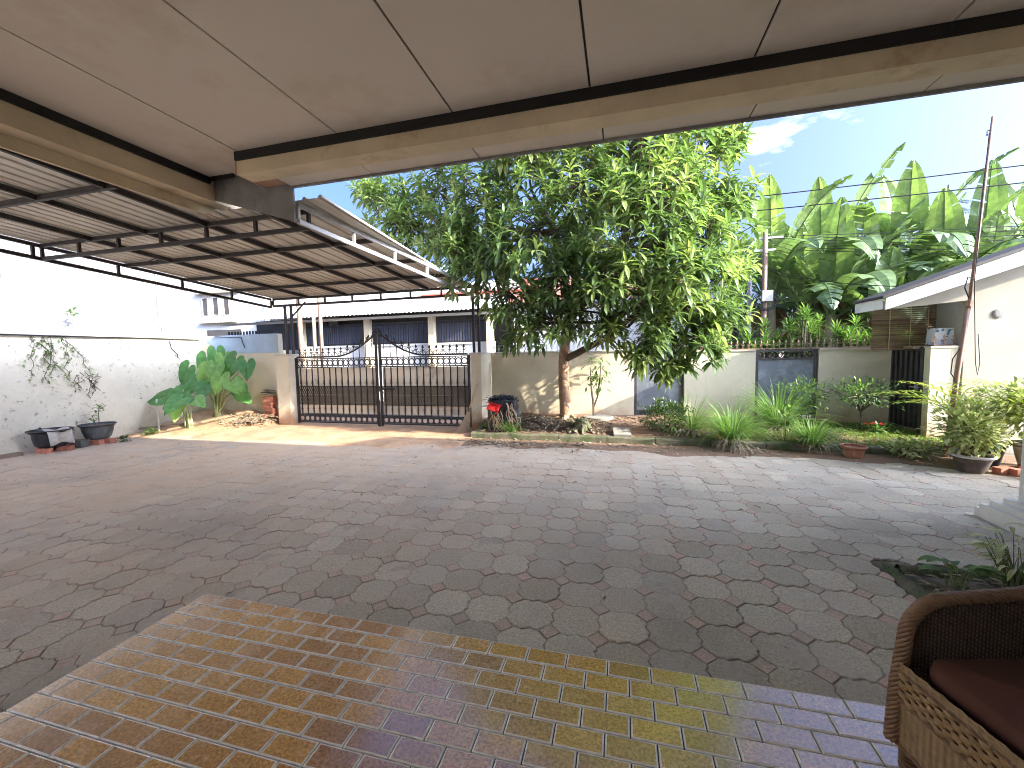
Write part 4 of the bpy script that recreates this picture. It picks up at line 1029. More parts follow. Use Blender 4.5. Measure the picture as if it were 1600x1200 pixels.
# ------------------------------------------------------------------ heart-leaved plants, rubble in the corner
def heart(m, tip, d, n_, L, t):
    """heart-shaped blade: attached near its notch, pointing along d, facing n_"""
    d = d.normalized(); n_ = (n_-d*n_.dot(d)).normalized(); s_ = d.cross(n_); W = L*.78
    out = [(-.22, .10), (-.30, .24), (-.24, .40), (-.02, .50), (.25, .49), (.50, .39), (.75, .22), (.92, .08), (1.0, 0)]
    rib = [(-.0, 0), (.0, 0), (.03, 0), (.1, 0), (.25, 0), (.5, 0), (.75, 0), (.92, 0), (1.0, 0)]
    for s in (-1, 1):
        vs = []
        for (a, w), (ra, _) in zip(out, rib):
            wav = .03*math.sin(a*16+s); sag = -.20*a*a*L
            vs.append(tip+d*(ra*L)+n_*(-.20*ra*ra*L-.0)); vs.append(tip+d*((a+ra)/2*L)+s_*(s*w*.5*W)+n_*(sag*.8+.055*L)); vs.append(tip+d*(a*L)+s_*(s*w*W)+n_*(sag+(.05+wav)*L))
        fs = []
        for i in range(len(out)-1):
            q = i*3; fs += [(q, q+3, q+4, q+1), (q+1, q+4, q+5, q+2)]
        m.add(vs, fs, 0, t)
def taro(base, leaves, label):
    o = thing('elephant_ear_plant', label, 'plant', base, 'heart-leaved plants in the corner'); b0 = Vector(base)
    for (x, y, z, L, dx, dy, dz, t) in leaves:
        tip = Vector((x, y, z)); m_ = MB()
        mid = b0.lerp(tip, .55)+Vector(((b0.x-tip.x)*.18, (b0.y-tip.y)*.18, .10))
        stp = [b0+Vector((U(-.1, .1), U(-.08, .08), -.03)), b0.lerp(mid, .55)+Vector((0, 0, .05)), mid, tip]
        m_.tube(stp, [.028, .022, .017, .010], 7, 1)
        d = Vector((dx, dy, dz)); toward = Vector((.55, -.75, .75))
        m_.add([], []); heart(m_, tip, d, toward, L, t); m_.build('leaf', ['leaf_taro', 'stem_pale'], o, smooth=True)
    m_ = MB(); m_.tube([b0+Vector((0, 0, -.08)), b0+Vector((.02, 0, .15)), b0+Vector((0, 0, .3))], [.07, .06, .04], 8); m_.build('corm', 'stem_pale', o)
taro((-9.75, 8.02, .10), [
    (-10.55, 8.0, 1.35, .60, -.5, -.2, -.75, .15), (-10.25, 8.25, 1.62, .55, -.1, -.2, -.9, .35), (-9.98, 8.3, 1.78, .50, .1, -.1, -.8, .3), (-9.62, 8.2, 1.62, .50, .3, -.3, -.8, .75),
    (-9.20, 8.15, 1.55, .62, -.45, -.3, -.8, .2), (-8.92, 8.2, 1.45, .48, .35, -.4, -.7, .15), (-9.85, 7.95, 1.35, .55, -.1, -.4, -.9, .8), (-9.55, 7.9, 1.42, .50, .25, -.4, -.85, .7),
    (-9.35, 7.85, 1.15, .50, .2, -.5, -.7, .75), (-9.05, 7.9, 1.00, .55, .75, -.3, -.45, .65), (-8.95, 8.0, .68, .42, .8, -.2, -.35, .3), (-10.1, 7.85, 1.05, .48, -.4, -.4, -.6, .2),
    (-9.75, 7.8, .95, .50, .2, -.5, -.5, .1), (-9.3, 8.25, .85, .5, .5, -.2, -.6, .15), (-10.4, 8.1, 1.0, .4, -.5, -.2, -.6, .6), (-9.62, 8.05, 1.2, .45, -.3, -.3, -.9, .25)],
    'tall clump of big green heart-shaped leaves in the wall corner')
taro((-9.72, 7.30, -.04), [(-10.15, 7.15, .72, .62, -1, -.1, -.12, .15), (-9.75, 7.2, .82, .52, -.3, -.3, -.35, .2), (-9.55, 7.05, .70, .55, .1, -.5, -.25, .2), (-9.35, 7.2, .66, .45, .8, -.3, -.2, .35), (-9.80, 7.1, .5, .4, .3, -.4, -.6, .8)],
    'smaller heart-leaved plant with flat spreading leaves in front of the tall clump')
m_ = MB(); m_.tube([(-10.28, 7.02, -.05), (-10.28, 7.02, .68)], .018, 8); tag(m_.build('standpipe', 'pvc'), 'thin white pipe standing beside the smaller heart-leaved plant', 'pipe')
m_ = MB(); m_.bar((-10.65, 6.85, .02), (-9.75, 7.62, .06), .06, .05); tag(m_.build('plank', 'wood_old'), 'grey plank edging the soil under the heart-leaved plants', 'plank')
m_ = MB()
for i in range(70):
    x, y = U(-9.2, -8.3), U(7.55, 8.4); a = U(0, 6.28); m_.bar((x, y, .02+U(0, .16)), (x+.2*math.cos(a), y+.15*math.sin(a), .03+U(0, .18)), U(.01, .03), .01)
for i in range(420):
    x, y = -8.75+rnd.gauss(0, .25), 8.0+rnd.gauss(0, .22); a = U(0, 6.28); m_.blade((x, y, .03+max(0, .25-.5*abs(x+8.75)-.5*abs(y-8.1))*U(.2, 1)), (math.cos(a), math.sin(a), U(-.2, .5)), U(.06, .16), .05, .8, 3, t=0)
tag(m_.build('garden_rubble', 'litter'), 'heap of dead leaves and rubble beside the gate pillar', 'rubble', kind='stuff')
for k in range(3):
    m_ = MB(); m_.bar((-8.95+.1*k, 7.62+.08*k, .02+.04*k), (-8.35+.03*k, 7.85+.06*k, .14+.04*k), .07, .018); tag(m_.build('board', 'wood_old'), 'weathered loose board lying on the rubble heap', 'board', 'boards on the rubble heap')
bs = thing('brick_stack', 'broken stack of bricks and roof tiles behind the gate pillar', 'brick stack', (-8.5, 8.42, .1))
for k in range(7):
    part(lambda m: m.obox((-8.52+U(-.04, .04), 8.40, .14+.075*k), (.13, .07, .035), Matrix.Rotation(U(-.25, .25), 3, 'Z')), 'brick', 'brick_red', bs)
for k in range(4): part(lambda m: m.obox((-8.50+U(-.03, .03), 8.36, .68+.03*k), (.14, .08, .008), Matrix.Rotation(U(-.3, .3), 3, 'Z') @ Matrix.Rotation(U(-.15, .15), 3, 'Y')), 'tile', 'pot_brown', bs)
m_ = MB()
for i in range(500):
    x, y = U(-10.4, -8.6), U(6.85, 7.7); z = apron((x+10.75)/7.95, max(0, (y-6.5)/3.1))[2]
    a = U(0, 6.28); m_.blade((x, y, z), (math.cos(a), math.sin(a), U(.3, 1)), U(.03, .08), .008, .7, 2, t=U(.4, 1))
tag(m_.build('corner_weeds', 'leaf_lawn'), 'thin yellow-green weeds on the earth below the heart-leaved plants', 'weeds', kind='stuff')
leafy('weed', 'small bright weed by the plank near the white wall', 'weed', (-10.15, 6.75, YARD), [([(0, 0, 0), (0, 0, .1)], [.005, .003])], 50, .12, .05, 'leaf_small', lambda: (Vector((U(-.1, .1), U(-.08, .08), U(.02, .14))), rdir(.0, 1)), .9, tr=(.4, 1))

# ------------------------------------------------------------------ planting pit by the chair
pt = thing('planting_pit', 'square planting pit with mossy stone edge cut into the paving', 'planting pit', (2.55, 3.25, -.12))
part(lambda m: m.box(1.97, 3.22, 2.98, 3.58, -.125, -.118), 'soil', 'room_dark', pt)
def mossy(m, x0, x1, y0, y1):
    m.grid(lambda u, v: (x0+(x1-x0)*u, y0+(y1-y0)*v, YARD-.02+.05*math.sin(math.pi*min(1, max(0, (u if x1-x0 < y1-y0 else v))))+.012*hn(u*9+x0, v*9+y0)), 10, 10)
for q in ((1.86, 1.99, 2.90, 3.62), (1.99, 3.3, 3.52, 3.64), (1.99, 3.3, 2.88, 2.99)):
    part(lambda m: mossy(m, *q), 'edge_stone', 'mossy_concrete', pt, smooth=True)
m_ = MB()
for i in range(420):
    e = rnd.random(); x, y = (U(1.86, 2.0), U(2.9, 3.62)) if e < .6 else (U(1.95, 3.2), U(3.52, 3.64)); a = U(0, 6.28)
    m_.blade((x, y, YARD+.02), (math.cos(a), math.sin(a), U(.5, 1.2)), U(.012, .035), .006, .6, 2, t=U(0, .9))
tag(m_.build('moss', 'leaf_lawn', pt), kind='stuff')
def pitplant(x, y, n, h, mat, label, w=.03, tr=(.2, 1), flat=.6):
    o = thing('pit_plant', label, 'plant', (x, y, -.11)); m_ = MB(); m2 = MB()
    for i in range(n):
        a = U(0, 6.28); L = h*U(.5, 1.1); p = Vector((x+U(-.04, .04), y+U(-.04, .04), -.11)); q = p+Vector((math.cos(a)*L*flat*.5, math.sin(a)*L*flat*.5, L*.75))
        m2.tube([p, p.lerp(q, .5)+Vector((0, 0, .03)), q], [.004, .003, .002], 4); m_.blade(q, (math.cos(a), math.sin(a), U(0, .5)), U(.08, .16), w*U(.7, 1.3), 1.1, 4, .3, U(*tr))
    m2.build('stem', 'stem_green', o); m_.build('foliage', mat, o)
pitplant(2.22, 3.40, 16, .24, 'leaf_small', 'low plant with rounded leaves in the planting pit', .07, (.4, 1))
pitplant(2.55, 3.42, 60, .44, 'leaf_varieg', 'tangled yellowish plant in the middle of the planting pit', .03, (.4, 1))
pitplant(2.85, 3.45, 46, .54, 'leaf_varieg', 'taller straggly plant at the column end of the planting pit', .028)
m_ = MB()
for i in range(120): fallen_x, fallen_y = U(2.0, 3.2), U(3.0, 3.55); a = U(0, 6.28); m_.blade((fallen_x, fallen_y, -.105+U(0, .03)), (math.cos(a), math.sin(a), U(-.1, .4)), U(.05, .13), .035, .7, 3, t=rnd.random())
tag(m_.build('pit_litter', 'litter'), 'dry leaves lying in the planting pit', 'fallen leaves', kind='stuff')

# ================================================================== small house on the right
sh = thing('small_house', 'small cream house with white gable board and sloping roof behind the palm', 'house', (6.5, 9, -.1))
FY = 7.62
def rl(x): return 2.30+(x-3.90)*.362                 # top of the gable board
part(lambda m: m.wallpoly([(5.22, -.2), (9.0, -.2), (9.0, rl(9.0)-.27), (5.22, rl(5.22)-.24)], 8.10, 8.26), 'wall', 'plaster_cream', sh)
part(lambda m: m.wallpoly([(4.22, rl(4.22)-.20), (4.22, rl(4.22)-.26), (5.219, 2.24), (5.219, rl(5.22)-.24)], 8.10, 8.24), 'gable_beam', 'plaster_cream', sh)
part(lambda m: m.wallpoly([(3.92, rl(3.92)-.02), (3.92, rl(3.92)-.195), (9.0, rl(9.0)-.29), (9.0, rl(9.0)-.02)], FY, FY+.03), 'gable_board', 'white_paint', sh)
part(lambda m: m.add([(3.86, FY-.04, rl(3.86)-.01), (9.0, FY-.04, rl(9)-.01), (9.0, 8.42, rl(9)-.01), (3.86, 8.42, rl(3.86)-.01), (3.86, FY-.04, rl(3.86)+.035), (9.0, FY-.04, rl(9)+.035), (9.0, 8.42, rl(9)+.035), (3.86, 8.42, rl(3.86)+.035)],
     [(0, 1, 2, 3), (7, 6, 5, 4), (0, 4, 5, 1), (1, 5, 6, 2), (2, 6, 7, 3), (3, 7, 4, 0)]), 'roof', 'steel_dark', sh)
part(lambda m: m.box(3.88, 3.90, FY+.031, 8.40, rl(3.88)-.17, rl(3.88)-.012), 'eave_board', 'white_paint', sh)
part(lambda m: m.box(5.22, 5.36, 8.262, 8.8, -.2, rl(5.22)-.12), 'wall', 'plaster_cream', sh)
part(lambda m: m.add([(9.0, FY-.04, rl(9)+.03), (14.2, FY-.04, 2.3), (14.2, 8.9, 2.3), (9, 8.42, rl(9)+.03)], [(0, 1, 2, 3)]), 'roof', 'steel_dark', sh)
part(lambda m: m.box(9.0, 13.8, 8.10, 8.26, -.2, 2.2), 'wall', 'plaster_cream', sh)
m_ = MB(); m_.lathe([(0, 0), (.06, .004), (.075, .012), (.05, .02), (0, .022)], (5.62, 8.10, 2.02), 12, M=Matrix.Rotation(math.pi/2, 3, 'X')); m_.build('wall_vent', 'fascia_grey', sh)
bl = thing('bamboo_blind', 'dark brown bamboo blind hanging in the small house veranda', 'blind', (4.85, 8.73, 1.5))
z = 1.48
while z < 2.32:
    part(lambda m: m.box(4.30, 5.215, 8.72+U(0, .01), 8.735+U(0, .01), z, z+.032), 'slat', 'bamboo', bl); z += .036
for x in (4.55, 4.85, 5.1): part(lambda m: m.box(x-.004, x+.004, 8.705, 8.714, 1.48, 2.32), 'cord', 'straw', bl)
m_ = MB(); m_.obox((5.10, 8.42, 1.68), (.13, .10, .13), Matrix.Rotation(.1, 3, 'Y'))
m_.box(4.97, 5.23, 8.31, 8.52, 1.815, 1.83)
tag(m_.build('floral_box', 'floral'), 'white box with blue floral print on the wall beside the leaning pole', 'box')
m_ = MB(); m_.box(4.7, 5.21, 8.35, 8.60, 1.50, 1.548); tag(m_.build('shelf', 'wood_old'), 'old shelf board under the floral box', 'shelf')
# leaning pole
lp = thing('leaning_pole', 'rusty two-part steel pole leaning in front of the small house', 'pole', (4.62, 7.36, YARD))
part(lambda m: m.tube([(4.60, 7.36, YARD), (4.67, 7.34, 1.15), (4.745, 7.32, 2.12)], .032, 10), 'pole_section', 'pole_rust', lp, smooth=True)
part(lambda m: m.tube([(4.745, 7.32, 2.12), (4.81, 7.31, 3.35), (4.87, 7.30, 4.62)], [.021, .019, .015], 8), 'pole_section', 'pole_rust', lp, smooth=True)
part(lambda m: m.tube([(4.742, 7.32, 2.08), (4.748, 7.32, 2.17)], .046, 10), 'clamp', 'iron_rust', lp)
part(lambda m: (m.tube([(4.865, 7.30, 4.45), (4.82, 7.30, 4.44), (4.82, 7.30, 4.38)], .010, 5), m.tube([(4.835, 7.29, 4.40), (4.79, 7.28, 3.4), (4.765, 7.28, 2.4), (4.80, 7.28, 1.8), (4.83, 7.28, 1.3), (4.86, 7.28, 1.12), (4.88, 7.28, 1.3), (4.84, 7.28, 1.7)], .005, 5),
     m.tube([(4.72, 7.29, 2.2), (4.66, 7.28, 2.35), (4.69, 7.28, 2.5), (4.76, 7.29, 2.45)], .008, 5), m.tube([(4.66, 7.30, 1.5), (4.58, 7.30, 1.35), (4.57, 7.30, 1.15), (4.63, 7.3, 1.05)], .007, 5)), 'cable', 'wire_black', lp)

# ------------------------------------------------------------------ neighbour on the left
nb = thing('neighbour_building', 'tall stained white blank wall of the building beyond the side wall', 'building', (-14, 3, -.1))
part(lambda m: m.box(-18, -11.3, -8, 8.72, -.2, 6.5), 'wall', 'neighbour_wall', nb)
for y in (5.2, 7.9): part(lambda m: m.tube([(-11.27, y, 2.0), (-11.27, y+.02, 3.4), (-11.27, y-.04, 6.4)], .022, 7), 'downpipe', 'pole_grey', nb)
part(lambda m: m.tube([(-11.27, 7.96, 2.0), (-11.27, 7.97, 6.4)], .012, 6), 'conduit', 'pole_grey', nb)

# ------------------------------------------------------------------ house across the street
hx = thing('street_house', 'white house across the street with corrugated canopy and dark louvred fence', 'house', (-9.5, 15, -.1))
CY = 14.0
part(lambda m: m.box(-12.6, -4.4, CY+.25, CY+.40, -.2, 1.95), 'low_wall', 'white_paint', hx)
part(lambda m: m.box(-12.6, -4.4, CY+.20, CY+.43, 1.951, 2.02), 'wall_cap', 'canopy_white', hx)
k = -12.5; i = 0
while k < -4.5:
    part(lambda m: m.obox((k, CY+.31, 2.44), (.034, .014, .41), Matrix.Rotation(.35, 3, 'Z')), 'louvre', 'louvre', hx); k += .105; i += 1
for z in (2.06, 2.78): part(lambda m: m.box(-12.55, -4.45, CY+.26, CY+.30, z-.02, z+.02), 'fence_rail', 'steel_dark', hx)
for x in (-12.5, -9.45, -6.75, -4.5):
    part(lambda m: m.box(x-.11, x+.11, CY+.02, CY+.24, -.2, 2.98), 'pillar', 'pillar_cream', hx)
part(lambda m: m.box(-16.4, -4.2, CY-.02, CY+.10, 2.981, 3.07), 'canopy_beam', 'canopy_white', hx)
def canopy(m):
    n = 150; vs = []
    for i in range(n+1):
        x = -16.6+12.6*i/n; dz = .022*math.cos(i*math.pi)
        vs += [(x, CY-.45, 3.13+dz), (x, CY+2.6, 3.86+dz)]
    m.add(vs, [(2*i, 2*i+1, 2*i+3, 2*i+2) for i in range(n)])
part(canopy, 'canopy_roof', 'canopy_white', hx)
part(lambda m: m.box(-16.5, -4.0, CY+2.6, CY+9, -.2, 4.6), 'wall', 'white_paint', hx)
part(lambda m: m.add([(-8.3, CY+2.4, 4.15), (-3.2, CY+2.4, 4.15), (-3.4, CY+6, 5.2), (-8.0, CY+6, 5.2), (-8.3, CY+2.4, 4.05), (-3.2, CY+2.4, 4.05)], [(0, 1, 2, 3), (0, 4, 5, 1)]), 'roof', 'red_tile', hx)
part(lambda m: m.box(-12.6, -4.2, CY+2.5, CY+2.598, -.2, 3.6), 'veranda_wall', 'window_dark', hx)
part(lambda m: m.box(-16.5, -12.62, CY+.2, CY+.35, -.2, 1.9), 'side_wall', 'plaster_cream', hx)
k = -16.4
while k < -12.7:
    part(lambda m: m.box(k-.03, k+.03, CY+.26, CY+.30, 1.901, 2.75), 'fence_bar', 'louvre', hx); k += .16
part(lambda m: m.box(-16.5, -12.62, CY+1.8, CY+1.9, -.2, 3.3), 'veranda_wall', 'window_dark', hx)
for j in range(13): part(lambda m: m.box(-13.6+.13*j-.02, -13.6+.13*j+.02, CY+2.55, CY+2.59, 4.05, 4.5), 'balcony_bar', 'steel_grey', hx)
for j in range(9): part(lambda m: m.box(-16.0+.15*j-.02, -16.0+.15*j+.02, CY+2.55, CY+2.59, 4.05, 4.5), 'balcony_bar', 'steel_grey', hx)
b2 = thing('building', 'two-storey cream building with narrow windows beyond the white side building', 'building', (-19.5, 17.5, -.1))
part(lambda m: m.box(-23, -17.2, 17, 22, -.2, 7.5), 'wall', 'white_paint', b2)
for x in (-20.9, -20.2, -19.5):
    w_ = part(lambda m: m.box(x-.16, x+.16, 16.94, 16.999, 3.9, 4.75), 'window', 'window_dark', b2)
    part(lambda m: (m.box(x-.21, x-.161, 16.92, 16.98, 3.85, 4.8), m.box(x+.161, x+.21, 16.92, 16.98, 3.85, 4.8)), 'window_frame', 'pillar_cream', w_)
part(lambda m: m.box(-21.4, -18.6, 16.75, 16.999, 4.95, 5.1), 'ledge', 'plaster_cream', b2)
part(lambda m: m.box(-21.2, -18.9, 16.75, 16.999, 3.45, 3.6), 'ledge', 'plaster_cream', b2)
part(lambda m: m.box(-20.9, -18.7, 16.95, 16.999, 2.6, 3.1), 'window', 'window_dark', b2)
m_ = MB(); m_.bar((-16.0, 15.9, 3.6), (-14.9, 15.9, 4.6), .4, .12); m_.build('stair_slab', 'pillar_cream', b2)
for x, lab in ((-11.75, 'mauve steel pole on the verge across the street, left of its neighbours'), (-11.12, 'cream utility pole on the verge across the street'), (-10.83, 'pinkish utility pole standing close to the cream pole')):
    o = thing('utility_pole', lab if 'left' not in lab else 'thick mauve utility pole on the verge across the street', 'pole', (x, 13.2, -.15), 'poles across the street')
    r_ = .10 if x < -11.5 else .075
    part(lambda m: m.tube([(x, 13.2, -.15), (x, 13.2, 7.2)], [r_, r_*.8], 10), 'shaft', 'pillar_cream' if x == -11.12 else 'pole_rust', o, smooth=True)
    part(lambda m: m.box(x-.4, x+.4, 13.15, 13.25, 6.6, 6.68), 'cross_arm', 'steel_grey', o)
# white wall beyond the tree
fb = thing('building', 'plain white building glimpsed behind the tree crown', 'building', (-1, 18, -.1))
part(lambda m: m.box(-4.0, 2.6, 15.5, 22, -.2, 3.4), 'wall', 'white_paint', fb)
part(lambda m: m.add([(-4.4, 15.1, 3.42), (3.0, 15.1, 3.42), (2.2, 18.5, 4.9), (-3.6, 18.5, 4.9)], [(0, 1, 2, 3)]), 'roof', 'roof_tile', fb)

# ------------------------------------------------------------------ utility pole with meter box, wires
up_ = thing('utility_pole', 'rusty utility pole with meter box and coiled cable before the banana plants', 'pole', (3.55, 12, -.15))
part(lambda m: m.tube([(3.57, 12, -.15), (3.55, 12, 4.55)], [.075, .055], 10), 'shaft', 'pole_rust', up_, smooth=True)
bx_ = part(lambda m: m.box(3.46, 3.70, 11.80, 11.93, 2.75, 3.02), 'meter_box', 'pot_rim', up_)
part(lambda m: [m.tube([(3.58+(.24+.03*j)*math.cos(a), 11.88+.02*j, 2.78+(.20+.03*j)*math.sin(a)) for a in [i*2*math.pi/18 for i in range(18)]], .010, 5, closed=True) for j in range(3)], 'cable_coil', 'wire_black', up_)
part(lambda m: m.tube([(3.25, 12.1, -.1), (3.25, 12.1, 3.6)], .05, 8), 'stay_pipe', 'pole_grey', up_)
part(lambda m: (m.bar((3.3, 12, 4.35), (3.95, 12, 4.35), .05), m.bar((3.3, 12, 4.05), (3.95, 12, 4.05), .05)), 'cross_arm', 'steel_grey', up_)
def wire(p, q, sag, label, r_=.010, grp='overhead cables'):
    p, q = Vector(p), Vector(q); m_ = MB(); m_.tube([p.lerp(q, i/20)-Vector((0, 0, sag*4*(i/20)*(1-i/20))) for i in range(21)], r_, 5)
    tag(m_.build('overhead_cable', 'wire_black'), label, 'cable', grp)
wire((-22, 13.2, 6.64), (26, 11.6, 6.2), .9, 'upper overhead cable crossing the sky above the banana plants', .014)
wire((-22, 13.25, 6.40), (26, 11.6, 5.75), .9, 'second overhead cable just below the top one', .014)
for k in range(7):
    wire((3.55+.05*k, 12, 4.38-.055*k), (24, 11.3, 4.1-.10*k), .25+.05*k, 'thin cable in the bundle running right from the rusty utility pole', .008, 'cable bundle by the banana plants')
wire((3.55, 12, 3.6), (5.1, 8.3, 2.5), .15, 'drop cable from the utility pole to the small house', .008)

# ------------------------------------------------------------------ banana plants
def bananas(x, y, h, n, label, lean=0, big=1.0, shred=.0):
    o = thing('banana_plant', label, 'banana plant', (x, y, -.17), 'banana plants behind the wall'); hb = h*.55
    part(lambda m: m.tube([(x, y, -.2), (x+lean*.3, y, hb*.6), (x+lean*.5, y, hb)], [.17, .14, .10], 10), 'stem', 'stem_banana', o, smooth=True)
    base = Vector((x+lean*.5, y, hb-.15))
    for k in range(n):
        a = k*2.4+U(-.3, .3); up0 = k/n; m_ = MB()
        d = Vector((math.cos(a)*(1.05-.95*up0), math.sin(a)*(1.05-.95*up0), .85+1.5*up0)).normalized()
        L = (h-hb)*U(.95, 1.25)*(1 if up0 > .5 else 1.05)*big; p = base.copy(); pts = []; bend = (.22-.20*up0)*U(.8, 1.3); t0 = U(.15, .5)+.45*up0*U(.4, 1)
        S = 18
        for i in range(S+1):
            pts.append(p.copy()); p = p+d*(L/S); d = (d+Vector((0, 0, -bend*(.4+i/S)))).normalized()
        m_.tube(pts, [.030*(1-i/S)+.006 for i in range(S+1)], 5, 0, min(1, t0+.2))
        torn = min(.95, shred+U(.2, .95)*(1-up0*.8)); i0 = 4
        for s in (-1, 1):
            droop_ = U(-.35, .25)+.2*up0; prev = None
            for i in range(i0, S):
                dd = (pts[min(i+1, S)]-pts[i-1]).normalized(); sd = dd.cross(Vector((0, 0, 1)))
                if sd.length < .25: sd = Vector((-math.sin(a), math.cos(a), 0))
                sd.normalize(); nn = sd.cross(dd).normalized()
                def wd(q): q = (q-i0)/(S-i0); return .30*big*max(.03, math.sin(math.pi*min(1, q*.86+.13)))**.7
                dr = droop_+(U(-.5, .1) if rnd.random() < torn else 0)
                sl = lambda w_: sd*s*w_*math.cos(dr)+nn*w_*math.sin(dr)+dd*w_*.35
                gap = .82 if rnd.random() < torn else 1.0
                a0, a1 = pts[i], pts[i].lerp(pts[i+1], gap)
                if gap == 1.0 and prev is not None: b0_ = prev
                else: b0_ = a0+sl(wd(i))
                b1_ = a1+sl(wd(i+1)); m0, m1 = a0.lerp(b0_, .5)+nn*.02, a1.lerp(b1_, .5)+nn*.02
                m_.add([a0, m0, b0_, a1, m1, b1_], [(0, 1, 4, 3), (1, 2, 5, 4)], 0, min(1, max(0, t0+U(-.12, .12)))); prev = b1_ if gap == 1.0 else None
        m_.build('leaf', 'leaf_banana', o)
    m_ = MB()
    for k in range(4):
        a = U(0, 6.28); m_.blade(base-Vector((0, 0, .1)), (math.cos(a), math.sin(a), .1), U(.7, 1.2), .22, 2.6, 7, .3, rnd.random())
    m_.build('dead_leaf', 'deadleaf', o)
bl_ = ['banana plant with paired upright leaves nearest the utility pole', 'banana plant with one tall leaf spearing above the cables', 'banana plant with broad tattered leaves behind the spiky shrubs', 'banana plant with a tall leaning leaf tip', 'banana plant with wide bright leaf beside the leaning pole', 'banana plant above the small house roof edge', 'leafy banana plant rising behind the small house', 'shorter banana plant low behind the rusty fence', 'banana plant with arching split leaves behind the cable bundle', 'banana plant in the back row under the conifer', 'banana plant in the back row beside the utility pole', 'banana plant at the far end beyond the small house']
for (x, y, h, n, ln), lab in zip(((4.1, 13.2, 5.6, 8, 0), (5.4, 13.8, 6.2, 8, .3), (5.2, 12.6, 4.6, 9, .2), (7.0, 13.6, 6.1, 8, .8), (7.9, 13.0, 5.1, 8, 0), (9.0, 13.5, 5.3, 8, -.2), (10.1, 13.8, 5.6, 8, .2), (6.2, 12.2, 3.7, 9, 0), (6.6, 14.8, 5.3, 8, 0), (8.6, 15.5, 5.6, 7, 0), (4.6, 15, 5.4, 8, 0), (11.8, 14.5, 5.4, 7, 0)), bl_):
    bananas(x, y, h*.95, n, lab, ln, 1.22)
for (x, y, h, n, ln), lab in zip(((4.9, 12.9, 4.3, 10, -.2), (6.0, 13.2, 4.8, 10, .3), (7.1, 12.5, 4.2, 10, .2), (7.6, 14.2, 5.0, 10, -.3), (8.5, 12.6, 4.5, 10, 0), (9.6, 12.8, 4.6, 10, .2), (5.6, 14.4, 4.9, 10, 0), (10.9, 13.2, 4.8, 10, -.2)),
     ('shaggy banana plant low beside the meter box', 'banana plant with shredded leaves in the middle of the grove', 'low shredded banana plant above the bamboo blind', 'banana plant with drooping split leaves in the second row', 'shredded banana plant just above the white gable board', 'banana plant showing behind the lower leaning pole', 'banana plant with dense crossing leaves behind the cables', 'shredded banana plant beyond the roof of the small house')):
    bananas(x, y, h, n-2, lab, ln, 1.15, .6)
for k, (x, y, h) in enumerate(((4.0, 16.8, 3.8), (6.0, 17, 4.3), (8.0, 17.2, 4.3), (10.2, 16.8, 4.4), (12.5, 17, 4.2))):
    leafy('leafy_tree', ['dark leafy tree behind the banana plant with paired leaves', 'dark leafy tree behind the middle of the banana grove', 'dark leafy tree behind the cable bundle', 'dark leafy tree between conifer and small house', 'dark leafy tree at the far end of the banana grove'][k], 'tree', (x, y, -.17), [([(0, 0, 0), (.1, 0, h*.5), (0, 0, h*.8)], [.12, .09, .05])], 800, .34, .13, 'leaf_bush', ell(0, 0, h*.55, 1.4, 1.0, h*.45, .4), .7, group='dark trees behind the banana plants')
# conifer
o = thing('conifer', 'feathery conifer top showing above the banana plants behind the leaning pole', 'tree', (10.6, 17.5, -.17))
part(lambda m: m.tube([(10.6, 17.5, -.17), (10.6, 17.5, 6.9)], [.14, .02], 8), 'trunk', 'branch', o)
m_ = MB()
for z in [3.2+.32*k for k in range(11)]:
    for j in range(9):
        a = U(0, 6.28); L = (7.2-z)*.42*U(.7, 1.1)+.2; p = Vector((10.6, 17.5, z)); d = Vector((math.cos(a), math.sin(a), .15)).normalized()
        for i in range(9):
            q = p+d*(L*i/9)-Vector((0, 0, .03*i))
            for s in (-1, 1): m_.blade(q, d+Vector((-d.y, d.x, 0))*s*1.1, .17, .035, .3, 2, t=U(.1, .5))
m_.build('crown', 'leaf_bush', o)
# spiky shrubs over the rusty fence
def drac(x, y, z0, h, label, tr):
    o = thing('spiky_shrub', label, 'shrub', (x, y, -.17), 'spiky shrubs behind the rusty fence'); m_ = MB(); m2 = MB()
    for s in range(5):
        top = Vector((x+U(-.28, .28), y+U(-.2, .2), z0+U(.2, 1)*h)); m2.tube([(x, y, -.17), (x+(top.x-x)*.6, y, z0*.6), tuple(top)], [.03, .022, .014], 6)
        for i in range(26):
            a = i*2.4; e = i/26; m_.blade(top-Vector((0, 0, .14*(1-e))), (math.cos(a)*(1.1-.7*e), math.sin(a)*(1.1-.7*e), .25+1.2*e), U(.20, .32), .04, .9, 4, .3, min(1, U(*tr)+.25*e))
    m2.build('stem', 'branch', o); m_.build('foliage', 'leaf_drac', o)
for (x, y, h), lab in zip(((2.9, 10.2, .5), (3.35, 10.5, .6), (3.75, 10.2, .85), (4.2, 10.6, .7), (4.65, 10.2, .5), (5.05, 10.5, .75), (5.5, 10.4, .5)),
     ('spiky shrub behind the fence above the blotchy metal panel', 'spiky shrub right beside the utility pole foot', 'tallest bright-tipped spiky shrub behind the rusty fence', 'spiky shrub behind the middle of the cream wall', 'low spiky shrub above the small airy tree', 'spiky shrub under the drooping banana leaf', 'spiky shrub beside the bamboo blind')):
    drac(x, y, 1.45, h, lab, (.05, .7))
m_ = MB()
for i in range(2600):
    x = U(1.5, 6.0); y = U(10.0, 11.2); a = U(0, 6.28); m_.blade((x, y, U(.2, 1.75)), (math.cos(a), math.sin(a), U(-.2, .8)), U(.12, .26), .06, .8, 3, t=U(0, .8))
tag(m_.build('hedge_foliage', 'leaf_bush'), 'tangle of dark undergrowth behind the rusty fence', 'undergrowth', kind='stuff')

